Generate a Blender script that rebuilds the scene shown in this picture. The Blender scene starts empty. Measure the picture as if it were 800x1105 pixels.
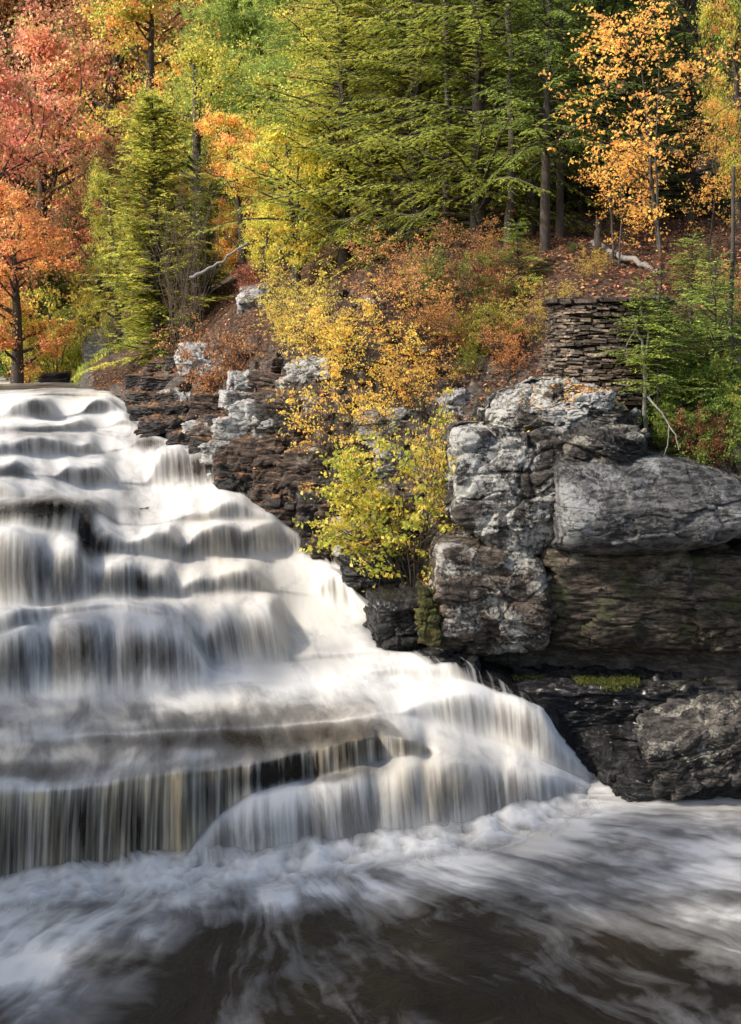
import bpy, math, random
import numpy as np
from mathutils import Vector

C = bpy.context.scene.collection
rng = np.random.default_rng(7)
F, H, HOR, CX = 1300.0, 7.0, 385.0, 400.0     # focal length (px of an 800x1105 frame), eye height, horizon row

def P(px, py, D): return np.array([(px-CX)/F*D, D, H-(py-HOR)*D/F])

# ------------------------------------------------------------------ noise
def _h(ix, iy, iz, seed):
    n = (ix.astype(np.int64)*374761393 + iy.astype(np.int64)*668265263 + iz.astype(np.int64)*2147483647 + seed*1274126177) & 0xffffffff
    n = ((n ^ (n >> 13))*1274126177) & 0xffffffff
    n = ((n ^ (n >> 15))*2246822519) & 0xffffffff
    return ((n ^ (n >> 16)) & 0xffffff)/float(0xffffff)
def noise(p, seed=0):
    p = np.asarray(p, float); i = np.floor(p); f = p-i; f = f*f*(3-2*f); r = 0
    for a in (0, 1):
        wa = f[:, 0] if a else 1-f[:, 0]
        for b in (0, 1):
            wb = f[:, 1] if b else 1-f[:, 1]
            for c in (0, 1):
                wc = f[:, 2] if c else 1-f[:, 2]
                r = r+_h(i[:, 0]+a, i[:, 1]+b, i[:, 2]+c, seed)*wa*wb*wc
    return r*2-1
def fbm(p, o=4, seed=0, gain=.5):
    r = 0; a = 1.0; p = np.array(p, float)
    for k in range(o):
        r = r+a*noise(p, seed+k*17); p = p*2.03+11.3; a *= gain
    return r
def n1(x, seed=0):
    x = np.atleast_1d(np.asarray(x, float)); z = np.zeros_like(x)
    return noise(np.stack([x, z+.37, z+.71], 1), seed)
def facets(Pp, seed, amt):
    i = np.floor(Pp); best = np.full(len(Pp), 1e9); off = np.zeros(len(Pp)); b2 = np.full(len(Pp), 1e9)
    for a in (-1, 0, 1):
        for b in (-1, 0, 1):
            for c in (-1, 0, 1):
                q = i+np.array([a, b, c]); x, y, z = q[:, 0], q[:, 1], q[:, 2]
                j = np.stack([_h(x, y, z, seed), _h(x, y, z, seed+1), _h(x, y, z, seed+2)], 1)
                d = Pp-(q+j); r2 = (d**2).sum(1)
                nn = np.stack([_h(x, y, z, seed+3), _h(x, y, z, seed+4), _h(x, y, z, seed+5)], 1)*2-1
                o = (d*nn).sum(1)*amt+(_h(x, y, z, seed+6)-.5)*amt*.9; m = r2 < best
                b2 = np.where(m, best, np.minimum(b2, r2)); off = np.where(m, o, off); best = np.where(m, r2, best)
    e = np.exp(-((np.sqrt(b2)-np.sqrt(best))/.05)**2)
    return off-e*amt*.35
def sstep(a, b, x):
    t = np.clip((x-a)/(b-a), 0, 1); return t*t*(3-2*t)

# ------------------------------------------------------------------ mesh and object helpers
def link(name, me, mat=None, parent=None):
    o = bpy.data.objects.new(name, me); C.objects.link(o)
    if mat is not None and me is not None: me.materials.append(mat)
    if parent is not None: o.parent = parent
    return o
def mesh(name, V, Fq, smooth=True):
    V = np.ascontiguousarray(V, dtype=np.float32); Fq = np.ascontiguousarray(Fq, dtype=np.int32)
    me = bpy.data.meshes.new(name); k = Fq.shape[1]
    me.vertices.add(len(V)); me.vertices.foreach_set('co', V.ravel())
    me.loops.add(Fq.size); me.loops.foreach_set('vertex_index', Fq.ravel())
    me.polygons.add(len(Fq)); me.polygons.foreach_set('loop_start', np.arange(0, Fq.size, k, dtype=np.int32))
    me.update(calc_edges=True)
    me.polygons.foreach_set('use_smooth', np.full(len(Fq), smooth))
    return me
def attr(me, name, typ, dom, arr):
    a = me.attributes.new(name, typ, dom)
    key = {'FLOAT': 'value', 'FLOAT_COLOR': 'color', 'FLOAT_VECTOR': 'vector'}[typ]
    a.data.foreach_set(key, np.ascontiguousarray(arr, dtype=np.float32).ravel())
def gridfaces(nr, nc):
    i = np.arange(nr-1)[:, None]*nc+np.arange(nc-1)[None]
    return np.stack([i, i+1, i+nc+1, i+nc], -1).reshape(-1, 4)
def tag(o, label, cat, group=None, kind=None):
    if label: o['label'] = label
    if cat: o['category'] = cat
    if group: o['group'] = group
    if kind: o['kind'] = kind
    return o
def empty(name, loc=(0, 0, 0)):
    o = bpy.data.objects.new(name, None); C.objects.link(o); o.location = loc; o.empty_display_size = .3; return o
def copy_tree(o, parent=None):
    c = o.copy(); C.objects.link(c)
    if parent is not None: c.parent = parent
    for ch in list(o.children): copy_tree(ch, c)
    return c

class Tubes:
    def __init__(s): s.V = []; s.F = []; s.n = 0
    def add(s, pts, radii, k=5):
        pts = np.asarray(pts, float); radii = np.asarray(radii, float); m = len(pts)
        t = np.gradient(pts, axis=0); t /= np.linalg.norm(t, axis=1)[:, None]+1e-9
        ref = np.array([0, 0, 1.]) if abs(t[0, 2]) < .8 else np.array([1., 0, 0])
        a = np.cross(t, ref); a /= np.linalg.norm(a, axis=1)[:, None]+1e-9; b = np.cross(t, a)
        an = np.arange(k)/k*2*np.pi
        V = pts[:, None]+radii[:, None, None]*(np.cos(an)[None, :, None]*a[:, None]+np.sin(an)[None, :, None]*b[:, None])
        i = np.arange(m-1)[:, None]*k; j = np.arange(k)[None]; j2 = (j+1) % k
        s.V.append(V.reshape(-1, 3)); s.F.append(np.stack([i+j, i+j2, i+k+j2, i+k+j], -1).reshape(-1, 4)+s.n); s.n += m*k
    def build(s, name): return mesh(name, np.concatenate(s.V), np.concatenate(s.F))

# ------------------------------------------------------------------ materials
def newmat(name):
    m = bpy.data.materials.new(name); m.use_nodes = True; nt = m.node_tree; nt.nodes.clear()
    out = nt.nodes.new('ShaderNodeOutputMaterial'); return m, nt, out
class N:
    def __init__(s, nt): s.nt = nt
    def new(s, t, **kw):
        n = s.nt.nodes.new(t)
        for k, v in kw.items(): setattr(n, k, v)
        return n
    def l(s, a, b): s.nt.links.new(a, b)
    def tex(s, vec, scale, detail=5, rough=.6, typ='noise', dist=0):
        if typ == 'noise':
            n = s.new('ShaderNodeTexNoise'); n.inputs['Detail'].default_value = detail; n.inputs['Roughness'].default_value = rough
            n.inputs['Distortion'].default_value = dist
        else:
            n = s.new('ShaderNodeTexVoronoi'); n.feature = typ
        n.inputs['Scale'].default_value = scale; s.l(vec, n.inputs['Vector']); return n
    def ramp(s, fac, stops):
        n = s.new('ShaderNodeValToRGB'); e = n.color_ramp.elements
        while len(e) < len(stops): e.new(.5)
        for x, (p, c) in zip(e, stops):
            x.position = p; x.color = (c, c, c, 1) if isinstance(c, (int, float)) else (*c, 1)
        s.l(fac, n.inputs[0]); return n.outputs[0]
    def mix(s, fac, a, b, typ='MIX'):
        n = s.new('ShaderNodeMix', data_type='RGBA', blend_type=typ)
        for sock, v in ((n.inputs[0], fac), (n.inputs[6], a), (n.inputs[7], b)):
            if isinstance(v, (int, float)): sock.default_value = v
            elif isinstance(v, tuple): sock.default_value = (*v, 1)
            else: s.l(v, sock)
        return n.outputs[2]
    def math(s, op, a, b=0, c=0):
        n = s.new('ShaderNodeMath', operation=op)
        for sock, v in zip(n.inputs, (a, b, c)):
            if isinstance(v, (int, float)): sock.default_value = v
            else: s.l(v, sock)
        return n.outputs[0]
    def map(s, vec, sc):
        n = s.new('ShaderNodeMapping'); n.inputs['Scale'].default_value = sc; s.l(vec, n.inputs[0]); return n.outputs[0]
    def bump(s, h, st, dist=.05, normal=None):
        n = s.new('ShaderNodeBump'); n.inputs['Strength'].default_value = st; n.inputs['Distance'].default_value = dist
        s.l(h, n.inputs['Height'])
        if normal is not None: s.l(normal, n.inputs['Normal'])
        return n.outputs[0]

def rock_mat(name, dark, mid, light, lichen=.5, lcol=(.5, .5, .47), rough=.75, moss=0., litter=0., wet=0., ls=1.0, seed=0.):
    m, nt, out = newmat(name); n = N(nt)
    geo = n.new('ShaderNodeNewGeometry'); off = n.new('ShaderNodeVectorMath', operation='ADD'); n.l(geo.outputs['Position'], off.inputs[0]); off.inputs[1].default_value = (seed, seed*.7, seed*.3)
    pos = off.outputs[0]
    strata = n.map(pos, (1, 1, 2.0))
    a = n.tex(strata, 1.1, 7, .65, dist=.6); b = n.tex(pos, 4.5, 8, .72); cc = n.tex(n.map(pos, (1, 1, 4)), 3.0, 8, .75)
    v = n.math('ADD', n.math('MULTIPLY', a.outputs[0], .5), n.math('MULTIPLY', b.outputs[0], .5))
    col = n.ramp(v, [(.34, dark), (.5, mid), (.66, light)])
    col = n.mix(n.ramp(cc.outputs[0], [(.42, 1.), (.56, 0.)]), col, tuple(x*.8 for x in dark), 'MIX')
    col = n.mix(.7, n.mix(1., col, col), col)
    # pale crust lichen: large patches broken up by fine noise
    l1 = n.tex(pos, ls, 4, .55, dist=.8); l2 = n.tex(pos, 14*ls, 6, .75)
    lm = n.math('ADD', n.math('MULTIPLY', l1.outputs[0], .62), n.math('MULTIPLY', l2.outputs[0], .38))
    th = .62-.2*lichen
    lmask = n.ramp(lm, [(max(th-.01, .0), 0.), (th+.06, 1.)])
    lc = n.mix(n.tex(pos, 22, 4, .7).outputs[0], tuple(x*.55 for x in lcol), tuple(min(1, x*1.25) for x in lcol))
    col = n.mix(n.math('MULTIPLY', lmask, min(1, lichen*1.6)), col, lc)
    # thin dark cracks
    vo = n.tex(n.map(pos, (1, 1, 1.8)), 1.7, typ='DISTANCE_TO_EDGE')
    wv = n.new('ShaderNodeVectorMath', operation='ADD'); n.l(n.map(pos, (1, 1, 1.8)), wv.inputs[0]); n.l(n.tex(pos, 2.5, 4, .6).outputs['Color'], wv.inputs[1]); n.l(wv.outputs[0], vo.inputs['Vector'])
    crack = n.ramp(vo.outputs['Distance'], [(0., 1.), (.022, 0.)])
    col = n.mix(n.math('MULTIPLY', crack, .75), col, (.012, .011, .01))
    sep = n.new('ShaderNodeSeparateXYZ'); n.l(geo.outputs['Normal'], sep.inputs[0]); up = sep.outputs[2]
    if moss > 0:
        mm = n.math('MULTIPLY', n.ramp(n.tex(pos, 2.2, 6, .7).outputs[0], [(.5-.15*moss, 0.), (.62, 1.)]), n.ramp(up, [(.0, .3), (.6, 1.)]))
        col = n.mix(mm, col, n.mix(n.tex(pos, 30, 3).outputs[0], (.02, .035, .008), (.09, .11, .02)))
    if litter > 0:
        lt = n.math('MULTIPLY', n.ramp(n.tex(pos, 3.1, 6, .8).outputs[0], [(.58-.25*litter, 0.), (.64-.2*litter, 1.)]), n.ramp(up, [(.55, 0.), (.8, 1.)]))
        col = n.mix(lt, col, n.ramp(n.tex(pos, 16, typ='F1').outputs['Color'], [(.2, (.07, .03, .015)), (.5, (.3, .12, .03)), (.8, (.38, .22, .1))]))
    bs = n.new('ShaderNodeBsdfPrincipled'); n.l(col, bs.inputs['Base Color'])
    n.l(n.ramp(b.outputs[0], [(.35, max(.05, rough-.25-wet*.25)), (.7, rough-wet*.2)]), bs.inputs['Roughness'])
    bs.inputs['Specular IOR Level'].default_value = .35+.3*wet
    h = n.math('ADD', n.math('MULTIPLY', b.outputs[0], 1.), n.math('MULTIPLY', cc.outputs[0], .9))
    h = n.math('SUBTRACT', h, n.math('MULTIPLY', crack, .5))
    nb = n.bump(h, .9, .07); nb = n.bump(n.tex(pos, 38, 5, .7).outputs[0], .6, .012, nb)
    n.l(nb, bs.inputs['Normal']); n.l(bs.outputs[0], out.inputs[0]); return m

def tone_by_stone(m):
    nt = m.node_tree; n = N(nt); bs = [x for x in nt.nodes if x.type == 'BSDF_PRINCIPLED'][0]; src = bs.inputs['Base Color'].links[0].from_socket
    at = n.new('ShaderNodeAttribute', attribute_name='tone')
    n.l(n.mix(1., src, n.ramp(at.outputs['Fac'], [(0., (.7, .62, .55)), (.5, (1.3, 1.2, 1.08)), (1., (2.4, 2.1, 1.75))]), 'MULTIPLY'), bs.inputs['Base Color'])
def leaf_mat(name, trans=.5, tone=1.0):
    m, nt, out = newmat(name); n = N(nt)
    at = n.new('ShaderNodeAttribute', attribute_name='Col'); oi = n.new('ShaderNodeObjectInfo')
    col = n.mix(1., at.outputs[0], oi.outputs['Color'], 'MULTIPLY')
    hs = n.new('ShaderNodeHueSaturation'); n.l(col, hs.inputs['Color']); hs.inputs['Saturation'].default_value = .88; hs.inputs['Value'].default_value = 1.25
    d = n.new('ShaderNodeBsdfPrincipled'); n.l(hs.outputs[0], d.inputs['Base Color']); d.inputs['Roughness'].default_value = .5; d.inputs['Specular IOR Level'].default_value = .25
    t = n.new('ShaderNodeBsdfTranslucent'); hs2 = n.new('ShaderNodeHueSaturation'); n.l(hs.outputs[0], hs2.inputs['Color']); hs2.inputs['Saturation'].default_value = .95; hs2.inputs['Value'].default_value = 1.6
    n.l(hs2.outputs[0], t.inputs[0])
    mx = n.new('ShaderNodeMixShader'); mx.inputs[0].default_value = trans; n.l(d.outputs[0], mx.inputs[1]); n.l(t.outputs[0], mx.inputs[2]); n.l(mx.outputs[0], out.inputs[0]); return m

def bark_mat(name, a, b, s=6, streak=(6, 6, 1)):
    m, nt, out = newmat(name); n = N(nt); tc = n.new('ShaderNodeTexCoord'); v = n.map(tc.outputs['Object'], streak)
    t = n.tex(v, s, 6, .7); t2 = n.tex(tc.outputs['Object'], 3, 5, .7)
    col = n.mix(n.ramp(n.math('ADD', n.math('MULTIPLY', t.outputs[0], .6), n.math('MULTIPLY', t2.outputs[0], .4)), [(.38, 0.), (.62, 1.)]), a, b)
    bs = n.new('ShaderNodeBsdfPrincipled'); n.l(col, bs.inputs['Base Color']); bs.inputs['Roughness'].default_value = .85
    n.l(n.bump(t.outputs[0], .8, .03), bs.inputs['Normal']); n.l(bs.outputs[0], out.inputs[0]); return m

def water_mat():
    m, nt, out = newmat('water'); n = N(nt)
    fl = n.new('ShaderNodeAttribute', attribute_name='flow').outputs['Vector']
    fo = n.new('ShaderNodeAttribute', attribute_name='foam').outputs['Fac']
    cv = n.new('ShaderNodeAttribute', attribute_name='cover').outputs['Fac']
    st = n.new('ShaderNodeAttribute', attribute_name='streak').outputs['Fac']
    tan = n.new('ShaderNodeAttribute', attribute_name='tannin').outputs['Fac']
    s1 = n.tex(n.map(fl, (2.6, .34, 1)), 1.0, 3, .5, dist=.3)      # broad silk bands
    s2 = n.tex(n.map(fl, (10., .4, 1)), 1.0, 3, .5, dist=.15)       # fine strands
    s3 = n.tex(n.map(fl, (1.6, .55, 1)), 1.0, 5, .6, dist=.45)      # churned patches
    strand = n.math('ADD', n.math('MULTIPLY', n.math('SUBTRACT', s1.outputs[0], .5), 1.1), n.math('MULTIPLY', n.math('SUBTRACT', s2.outputs[0], .5), 1.5))
    churn = n.math('MULTIPLY', n.math('SUBTRACT', s3.outputs[0], .5), 1.6)
    var = n.math('ADD', n.math('MULTIPLY', strand, st), churn)
    k = n.math('ADD', fo, n.math('MULTIPLY', var, .8))
    k = n.ramp(k, [(.0, 0.), (.42, .3), (.9, 1.)])
    white = n.mix(n.math('MULTIPLY', tan, n.ramp(s3.outputs[0], [(.3, .2), (.65, 1.)])), (.64, .63, .61), (.52, .44, .31))
    dark = n.mix(s1.outputs[0], (.010, .009, .008), (.040, .030, .020))
    col = n.mix(k, dark, white)
    bs = n.new('ShaderNodeBsdfPrincipled'); n.l(col, bs.inputs['Base Color'])
    n.l(n.ramp(k, [(0., .28), (.5, .6), (1., .9)]), bs.inputs['Roughness']); bs.inputs['IOR'].default_value = 1.33
    n.l(n.math('MULTIPLY', k, .95), bs.inputs['Subsurface Weight']); bs.inputs['Subsurface Radius'].default_value = (1, 1, 1); bs.inputs['Subsurface Scale'].default_value = .5
    n.l(n.ramp(k, [(0., .22), (1., .12)]), bs.inputs['Specular IOR Level'])
    rip = n.tex(n.map(fl, (12, 3.2, 1)), 1.0, 5, .65, dist=.3)
    h = n.math('ADD', n.math('MULTIPLY', s2.outputs[0], n.math('MULTIPLY', st, .5)), n.math('MULTIPLY', rip.outputs[0], n.ramp(k, [(0., .9), (.6, .1)])))
    n.l(n.bump(h, .5, .05), bs.inputs['Normal'])
    tr = n.new('ShaderNodeBsdfTransparent'); mx = n.new('ShaderNodeMixShader')
    al = n.math('ADD', cv, n.math('MULTIPLY', n.math('SUBTRACT', s2.outputs[0], .5), n.math('MULTIPLY', n.math('SUBTRACT', 1., cv), 2.2)))
    al.node.use_clamp = True
    n.l(al, mx.inputs[0]); n.l(tr.outputs[0], mx.inputs[1]); n.l(bs.outputs[0], mx.inputs[2]); n.l(mx.outputs[0], out.inputs[0]); return m

M = {}
M['cliff'] = rock_mat('cliff_rock', (.016, .014, .012), (.075, .062, .05), (.24, .20, .16), lichen=.62, lcol=(.56, .54, .49), ls=.9)  # real lichen, whitened and warmed to put sunlight into the upper rock
M['cliff_low'] = rock_mat('cliff_low_rock', (.03, .022, .016), (.15, .115, .08), (.31, .25, .18), lichen=.25, lcol=(.4, .38, .32), ls=1.3, seed=5, moss=.05)
M['cliff_warm'] = rock_mat('cliff_warm_rock', (.022, .017, .013), (.13, .095, .07), (.29, .235, .18), lichen=.52, lcol=(.56, .53, .47), ls=1.2, seed=7)
M['grey_face'] = rock_mat('grey_face_rock', (.028, .026, .024), (.14, .135, .13), (.25, .24, .225), lichen=.42, lcol=(.44, .44, .43), ls=.8, seed=9)
M['wet'] = rock_mat('wet_black_rock', (.006, .006, .006), (.018, .016, .014), (.045, .04, .036), lichen=.03, rough=.5, wet=1, seed=3)  # wet rock, darkened further to put the undercut hollow's shade into the colour
M['dark'] = rock_mat('dark_ledge_rock', (.012, .010, .009), (.05, .04, .034), (.11, .09, .075), lichen=.15, rough=.65, wet=.4, litter=.5, seed=13)
M['brown'] = rock_mat('brown_ledge_rock', (.03, .02, .016), (.12, .08, .058), (.21, .16, .125), lichen=.32, lcol=(.42, .38, .34), litter=.5, seed=17)
M['pale'] = rock_mat('pale_rock', (.05, .045, .04), (.2, .18, .16), (.36, .34, .31), lichen=.95, lcol=(.52, .52, .5), litter=.35, seed=23)
M['slab'] = rock_mat('slab_rock', (.016, .015, .014), (.10, .088, .075), (.28, .245, .20), lichen=.45, lcol=(.5, .46, .38), ls=2, seed=31)
M['mossy'] = rock_mat('mossy_rock', (.03, .03, .01), (.13, .09, .02), (.25, .15, .03), lichen=.1, moss=1, seed=41)
M['stone'] = rock_mat('walling_stone', (.05, .042, .035), (.17, .14, .115), (.3, .27, .235), lichen=.3, lcol=(.45, .43, .4), ls=3, seed=51)
tone_by_stone(M['stone']); M['leaf'] = leaf_mat('leaf'); M['needle'] = leaf_mat('needle', .35); M['litter'] = leaf_mat('dry_leaf', .15)
M['bark'] = bark_mat('bark', (.028, .021, .016), (.11, .09, .072)); M['palebark'] = bark_mat('pale_bark', (.13, .115, .1), (.34, .32, .29))
M['twig'] = bark_mat('twig_bark', (.07, .045, .035), (.17, .12, .095)); M['water'] = water_mat()

def soil_mat():
    m, nt, out = newmat('leafy_soil'); n = N(nt); geo = n.new('ShaderNodeNewGeometry'); pos = geo.outputs['Position']
    a = n.tex(pos, .9, 6, .7, dist=.5); v = n.tex(pos, 9, typ='F1'); b = n.tex(n.map(pos, (1, 1, 3.5)), 3.6, 8, .78, dist=.4)
    lit = n.ramp(v.outputs['Color'], [(.1, (.03, .015, .009)), (.4, (.10, .045, .022)), (.7, (.19, .09, .04)), (.95, (.28, .19, .12))])
    lit = n.mix(n.ramp(b.outputs[0], [(.4, .0), (.6, 1.)]), (.035, .022, .014), lit)
    rk = n.ramp(b.outputs[0], [(.35, (.02, .016, .013)), (.5, (.1, .08, .063)), (.68, (.26, .235, .2))])
    sep = n.new('ShaderNodeSeparateXYZ'); n.l(geo.outputs['Normal'], sep.inputs[0])
    rm = n.math('MULTIPLY', n.ramp(sep.outputs[2], [(.62, 1.), (.82, 0.)]), 1.)
    rm = n.math('ADD', rm, n.ramp(a.outputs[0], [(.54, 0.), (.64, .8)])); rm.node.use_clamp = True
    px = n.new('ShaderNodeSeparateXYZ'); n.l(pos, px.inputs[0])
    near = n.math('SUBTRACT', 1., n.math('MULTIPLY', n.math('SUBTRACT', px.outputs[2], 6.6), .8)); near.node.use_clamp = True
    rm = n.math('MULTIPLY', rm, near)
    bs = n.new('ShaderNodeBsdfPrincipled'); n.l(n.mix(rm, lit, rk), bs.inputs['Base Color']); bs.inputs['Roughness'].default_value = .9
    nb = n.bump(b.outputs[0], .9, .12); n.l(n.bump(v.outputs['Distance'], .5, .03, nb), bs.inputs['Normal']); n.l(bs.outputs[0], out.inputs[0]); return m
M['soil'] = soil_mat()

# ------------------------------------------------------------------ the cascade: every tier is a lip and a foot across the river
def cur(pts, px): a = np.array(pts, float); return np.interp(px, a[:, 0], a[:, 1])
# (foot, lip, run per rise, tread slope behind the lip, roughness of the lip)
TIERS = [
 ([(-250,985),(0,962),(100,950),(200,938),(300,932),(400,915),(500,898),(590,875),(640,852),(760,868)],
  [(-250,985),(0,962),(190,939),(203,925),(216,905),(240,882),(270,864),(320,850),(360,842),(400,831),(450,822),(500,818),(560,822),(600,836),(640,850),(760,866)], .55, .03, 1.),
 ([(-250,985),(0,962),(190,939),(203,922),(216,901),(240,876),(270,857),(320,842),(360,833),(400,822),(450,814),(500,812),(560,818),(600,834),(640,848),(760,864)],
  [(-250,875),(0,853),(60,850),(110,847),(150,840),(200,833),(240,829),(290,822),(330,811),(380,798),(420,793),(445,797),(470,808),(500,811),(560,817),(600,833),(640,847),(760,863)], .10, .015, .35),
 ([(-250,800),(0,800),(300,785),(430,772),(480,785),(540,800),(580,817),(600,828),(640,844),(760,860)],
  [(-250,799),(0,799),(300,784),(430,766),(480,746),(540,747),(570,757),(590,770),(603,800),(640,835),(760,855)], .45, .06, .8),
 ([(-250,762),(0,752),(100,747),(200,742),(300,738),(400,728),(450,728),(500,735),(560,745),(600,755),(760,840)],
  [(-250,700),(0,690),(50,672),(100,668),(130,663),(160,673),(200,679),(214,698),(226,735),(300,733),(400,722),(450,716),(490,716),(520,728),(560,743),(600,752),(760,835)], .75, .05, 1.),
 ([(-250,690),(0,683),(60,664),(130,657),(160,664),(200,668),(225,717),(260,716),(300,715),(350,712),(410,706),(450,708),(520,725),(760,830)],
  [(-250,668),(0,662),(60,655),(130,650),(180,650),(215,645),(232,645),(243,657),(262,650),(300,649),(340,653),(380,662),(400,690),(430,702),(520,722),(760,825)], .6, .05, 1.),
 ([(-250,660),(0,656),(45,654),(95,648),(110,645),(180,645),(215,640),(300,641),(350,648),(390,665),(430,699),(520,720),(760,820)],
  [(-250,570),(0,570),(28,574),(45,582),(70,583),(90,590),(96,612),(110,606),(140,603),(178,614),(190,632),(205,610),(250,605),(300,602),(345,601),(372,618),(400,655),(430,695),(520,716),(760,815)], .5, .06, 1.),
 ([(-250,566),(0,566),(90,580),(100,602),(150,598),(200,603),(300,598),(335,598),(372,616),(430,690),(520,712),(760,810)],
  [(-250,541),(0,541),(60,541),(90,549),(103,570),(130,578),(155,577),(172,568),(220,563),(262,566),(300,563),(320,573),(337,597),(372,612),(430,686),(520,708),(760,805)], .4, .05, .9),
 ([(-250,536),(0,538),(60,538),(95,545),(130,570),(165,568),(200,560),(250,561),(300,560),(340,592),(430,682),(520,704),(760,800)],
  [(-250,520),(0,522),(50,518),(80,530),(120,529),(150,545),(172,541),(200,531),(240,534),(280,548),(300,558),(340,588),(430,678),(520,700),(760,795)], .7, .06, 1.),
 ([(-250,518),(0,518),(50,515),(90,525),(130,523),(170,526),(200,524),(238,525),(270,538),(300,552),(340,584),(430,672),(520,696),(760,790)],
  [(-250,498),(0,503),(20,497),(60,495),(90,505),(130,500),(160,488),(184,484),(205,485),(230,489),(238,518),(270,535),(300,548),(340,580),(430,668),(520,692),(760,785)], .5, .06, 1.),
 ([(-250,492),(0,495),(60,490),(100,492),(150,482),(184,480),(230,485),(270,522),(340,572),(430,660),(760,780)],
  [(-250,470),(0,478),(50,469),(80,479),(120,471),(165,469),(184,477),(230,482),(270,518),(340,568),(430,655),(760,770)], .8, .05, 1.),
 ([(-250,464),(0,468),(50,466),(100,463),(130,460),(160,464),(230,476),(270,510),(340,560),(430,645),(760,760)],
  [(-250,455),(0,458),(30,458),(60,459),(100,449),(130,446),(150,460),(230,472),(270,505),(340,555),(430,640),(760,750)], .8, .04, 1.),
 ([(-250,450),(0,452),(60,452),(100,446),(130,443),(150,456),(230,468),(270,500),(340,548),(430,630),(760,740)],
  [(-250,436),(0,434),(40,428),(70,432),(100,429),(120,431),(145,447),(230,464),(270,495),(340,540),(430,620),(760,730)], .8, .03, 1.),
 ([(-250,430),(0,430),(60,426),(120,428),(150,443),(230,460),(270,490),(340,535),(430,610),(760,720)],
  [(-250,421),(0,420),(60,422),(120,424),(150,438),(230,455),(270,485),(340,530),(430,600),(760,710)], .6, .002, .4),
]
NC = 620
pxs = np.linspace(-230, 720, NC)
def bl1(v, k):
    k = int(k); ker = np.exp(-.5*(np.arange(-3*k, 3*k+1)/k)**2); ker /= ker.sum(); return np.convolve(np.pad(v, 3*k, mode='edge'), ker, 'valid')
SCAL = []
def profile(pxs, jitter=True):
    """D and z of the water surface: rows x columns, from the pool up to the calm river above the falls"""
    nc = len(pxs); rows = []
    yprev = None; zl = Dl = None
    for ti, (foot, lip, run, slope, rg) in enumerate(TIERS):
        if ti >= 11: rg = rg*.4
        yb = cur(foot, pxs); yl = cur(lip, pxs)
        h = np.maximum(yb-yl, 0)
        if jitter:
            w = np.clip(h/14, 0, 1)*rg
            sc = np.clip((yl-385)/200, .35, 1.2)
            yl = yl+w*sc*(n1(pxs/60/sc, 100+ti)*6+n1(pxs/22/sc, 200+ti)*2.2+n1(pxs/9, 250+ti)*(2.2 if ti < 2 else .8))
            if ti > 3: yl = yl+(yb-yl)*np.clip(.34+.7*np.tanh(-4*n1(pxs/62/sc**.5, 500+ti)), 0, .85)*sstep(0, 8, h)*(np.where(pxs < 190, 0, 1) if ti in (5, 6) else 1)*(np.where((pxs > 165) & (pxs < 245), 0, 1) if ti in (8, 9) else 1)
            yb = yb+w*sc*(n1(pxs/50/sc, 300+ti)*4)
        ww = {0: 95, 1: 60, 2: 60, 3: 75, 4: 60, 5: 55, 6: 48, 7: 52, 8: 40, 11: 22, 12: 19}.get(ti, 34)
        ph = pxs/ww+n1(pxs/70, 600+ti)*.8+ti*.37; sca = np.abs(np.sin(np.pi*ph))**.55; SCAL.append(sca)
        if ti not in (1,): yl = yl+np.maximum(yb-yl, 0)*(.06 if ti == 0 else .12 if ti >= 11 else .22)*(1-sca)
        if yprev is not None: yb = np.minimum(yb, yprev-.6)
        yl = np.minimum(yl, yb-.05)
        if zl is None: Db = H*F/(yb-HOR); zb = np.zeros(nc)
        else:
            Db = (H-zl+slope_prev*Dl)/(slope_prev+(yb-HOR)/F)
            if ti >= 2: Db = np.maximum(bl1(Db, 12 if ti < 5 else 24), Dl+.02)
            zb = H-(yb-HOR)*Db/F
        rr = run
        if jitter: rr = run*(1+.22*n1(pxs/45, 400+ti))*(1.35-.6*sca if ti != 1 else 1)
        w0 = 1-np.clip((yb-yl)/6, 0, 1); e_ = .22*w0          # where a tier dies out its lip slides back along the tread, leaving no crease
        y_t = HOR+(H-(zb+.05*e_))*F/(Db+e_); yl = yl+(np.minimum(y_t, yl)-yl)*w0
        rise = (yb-yl)*Db/F
        if ti >= 3: rise = bl1(rise, 8)
        Dn = Db+rr*rise*(1-w0)+e_+.01; zn = H-(yl-HOR)*Dn/F
        rows.append((Db, zb)); rows.append((Dn, zn)); Dl, zl, slope_prev, yprev = Dn, zn, slope, yl
    return rows
rows = profile(pxs)
# calm reach above the falls: gentle, almost flat, out to the far bend
Dl, zl = rows[-1]
for dd in (6, 16, 34, 60): rows.append((Dl+dd, zl+dd*.0015))
ctl = np.array([[r[0], r[1]] for r in rows])          # (rows, 2, nc)
sub = []
NR = len(rows)
nsub = [16 if i < 26 else 8 for i in range(NR-1)]
for i in range(NR-1):
    t = np.linspace(0, 1, nsub[i], endpoint=False)[:, None]
    if i % 2 == 0 and i < 26:      # riser: bulging arc of falling water
        e = np.sin(t*np.pi/2)
        Dd = ctl[i, 0]+(ctl[i+1, 0]-ctl[i, 0])*(t**1.7*.65+t*.35); zz = ctl[i, 1]+(ctl[i+1, 1]-ctl[i, 1])*(e*.6+t*.4)
    else:
        Dd = ctl[i, 0]+(ctl[i+1, 0]-ctl[i, 0])*t; zz = ctl[i, 1]+(ctl[i+1, 1]-ctl[i, 1])*t
    sub.append(np.stack([Dd, zz], 1))
sub.append(ctl[-1:]); G = np.concatenate(sub)         # (R,2,nc)
R = G.shape[0]
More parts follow.
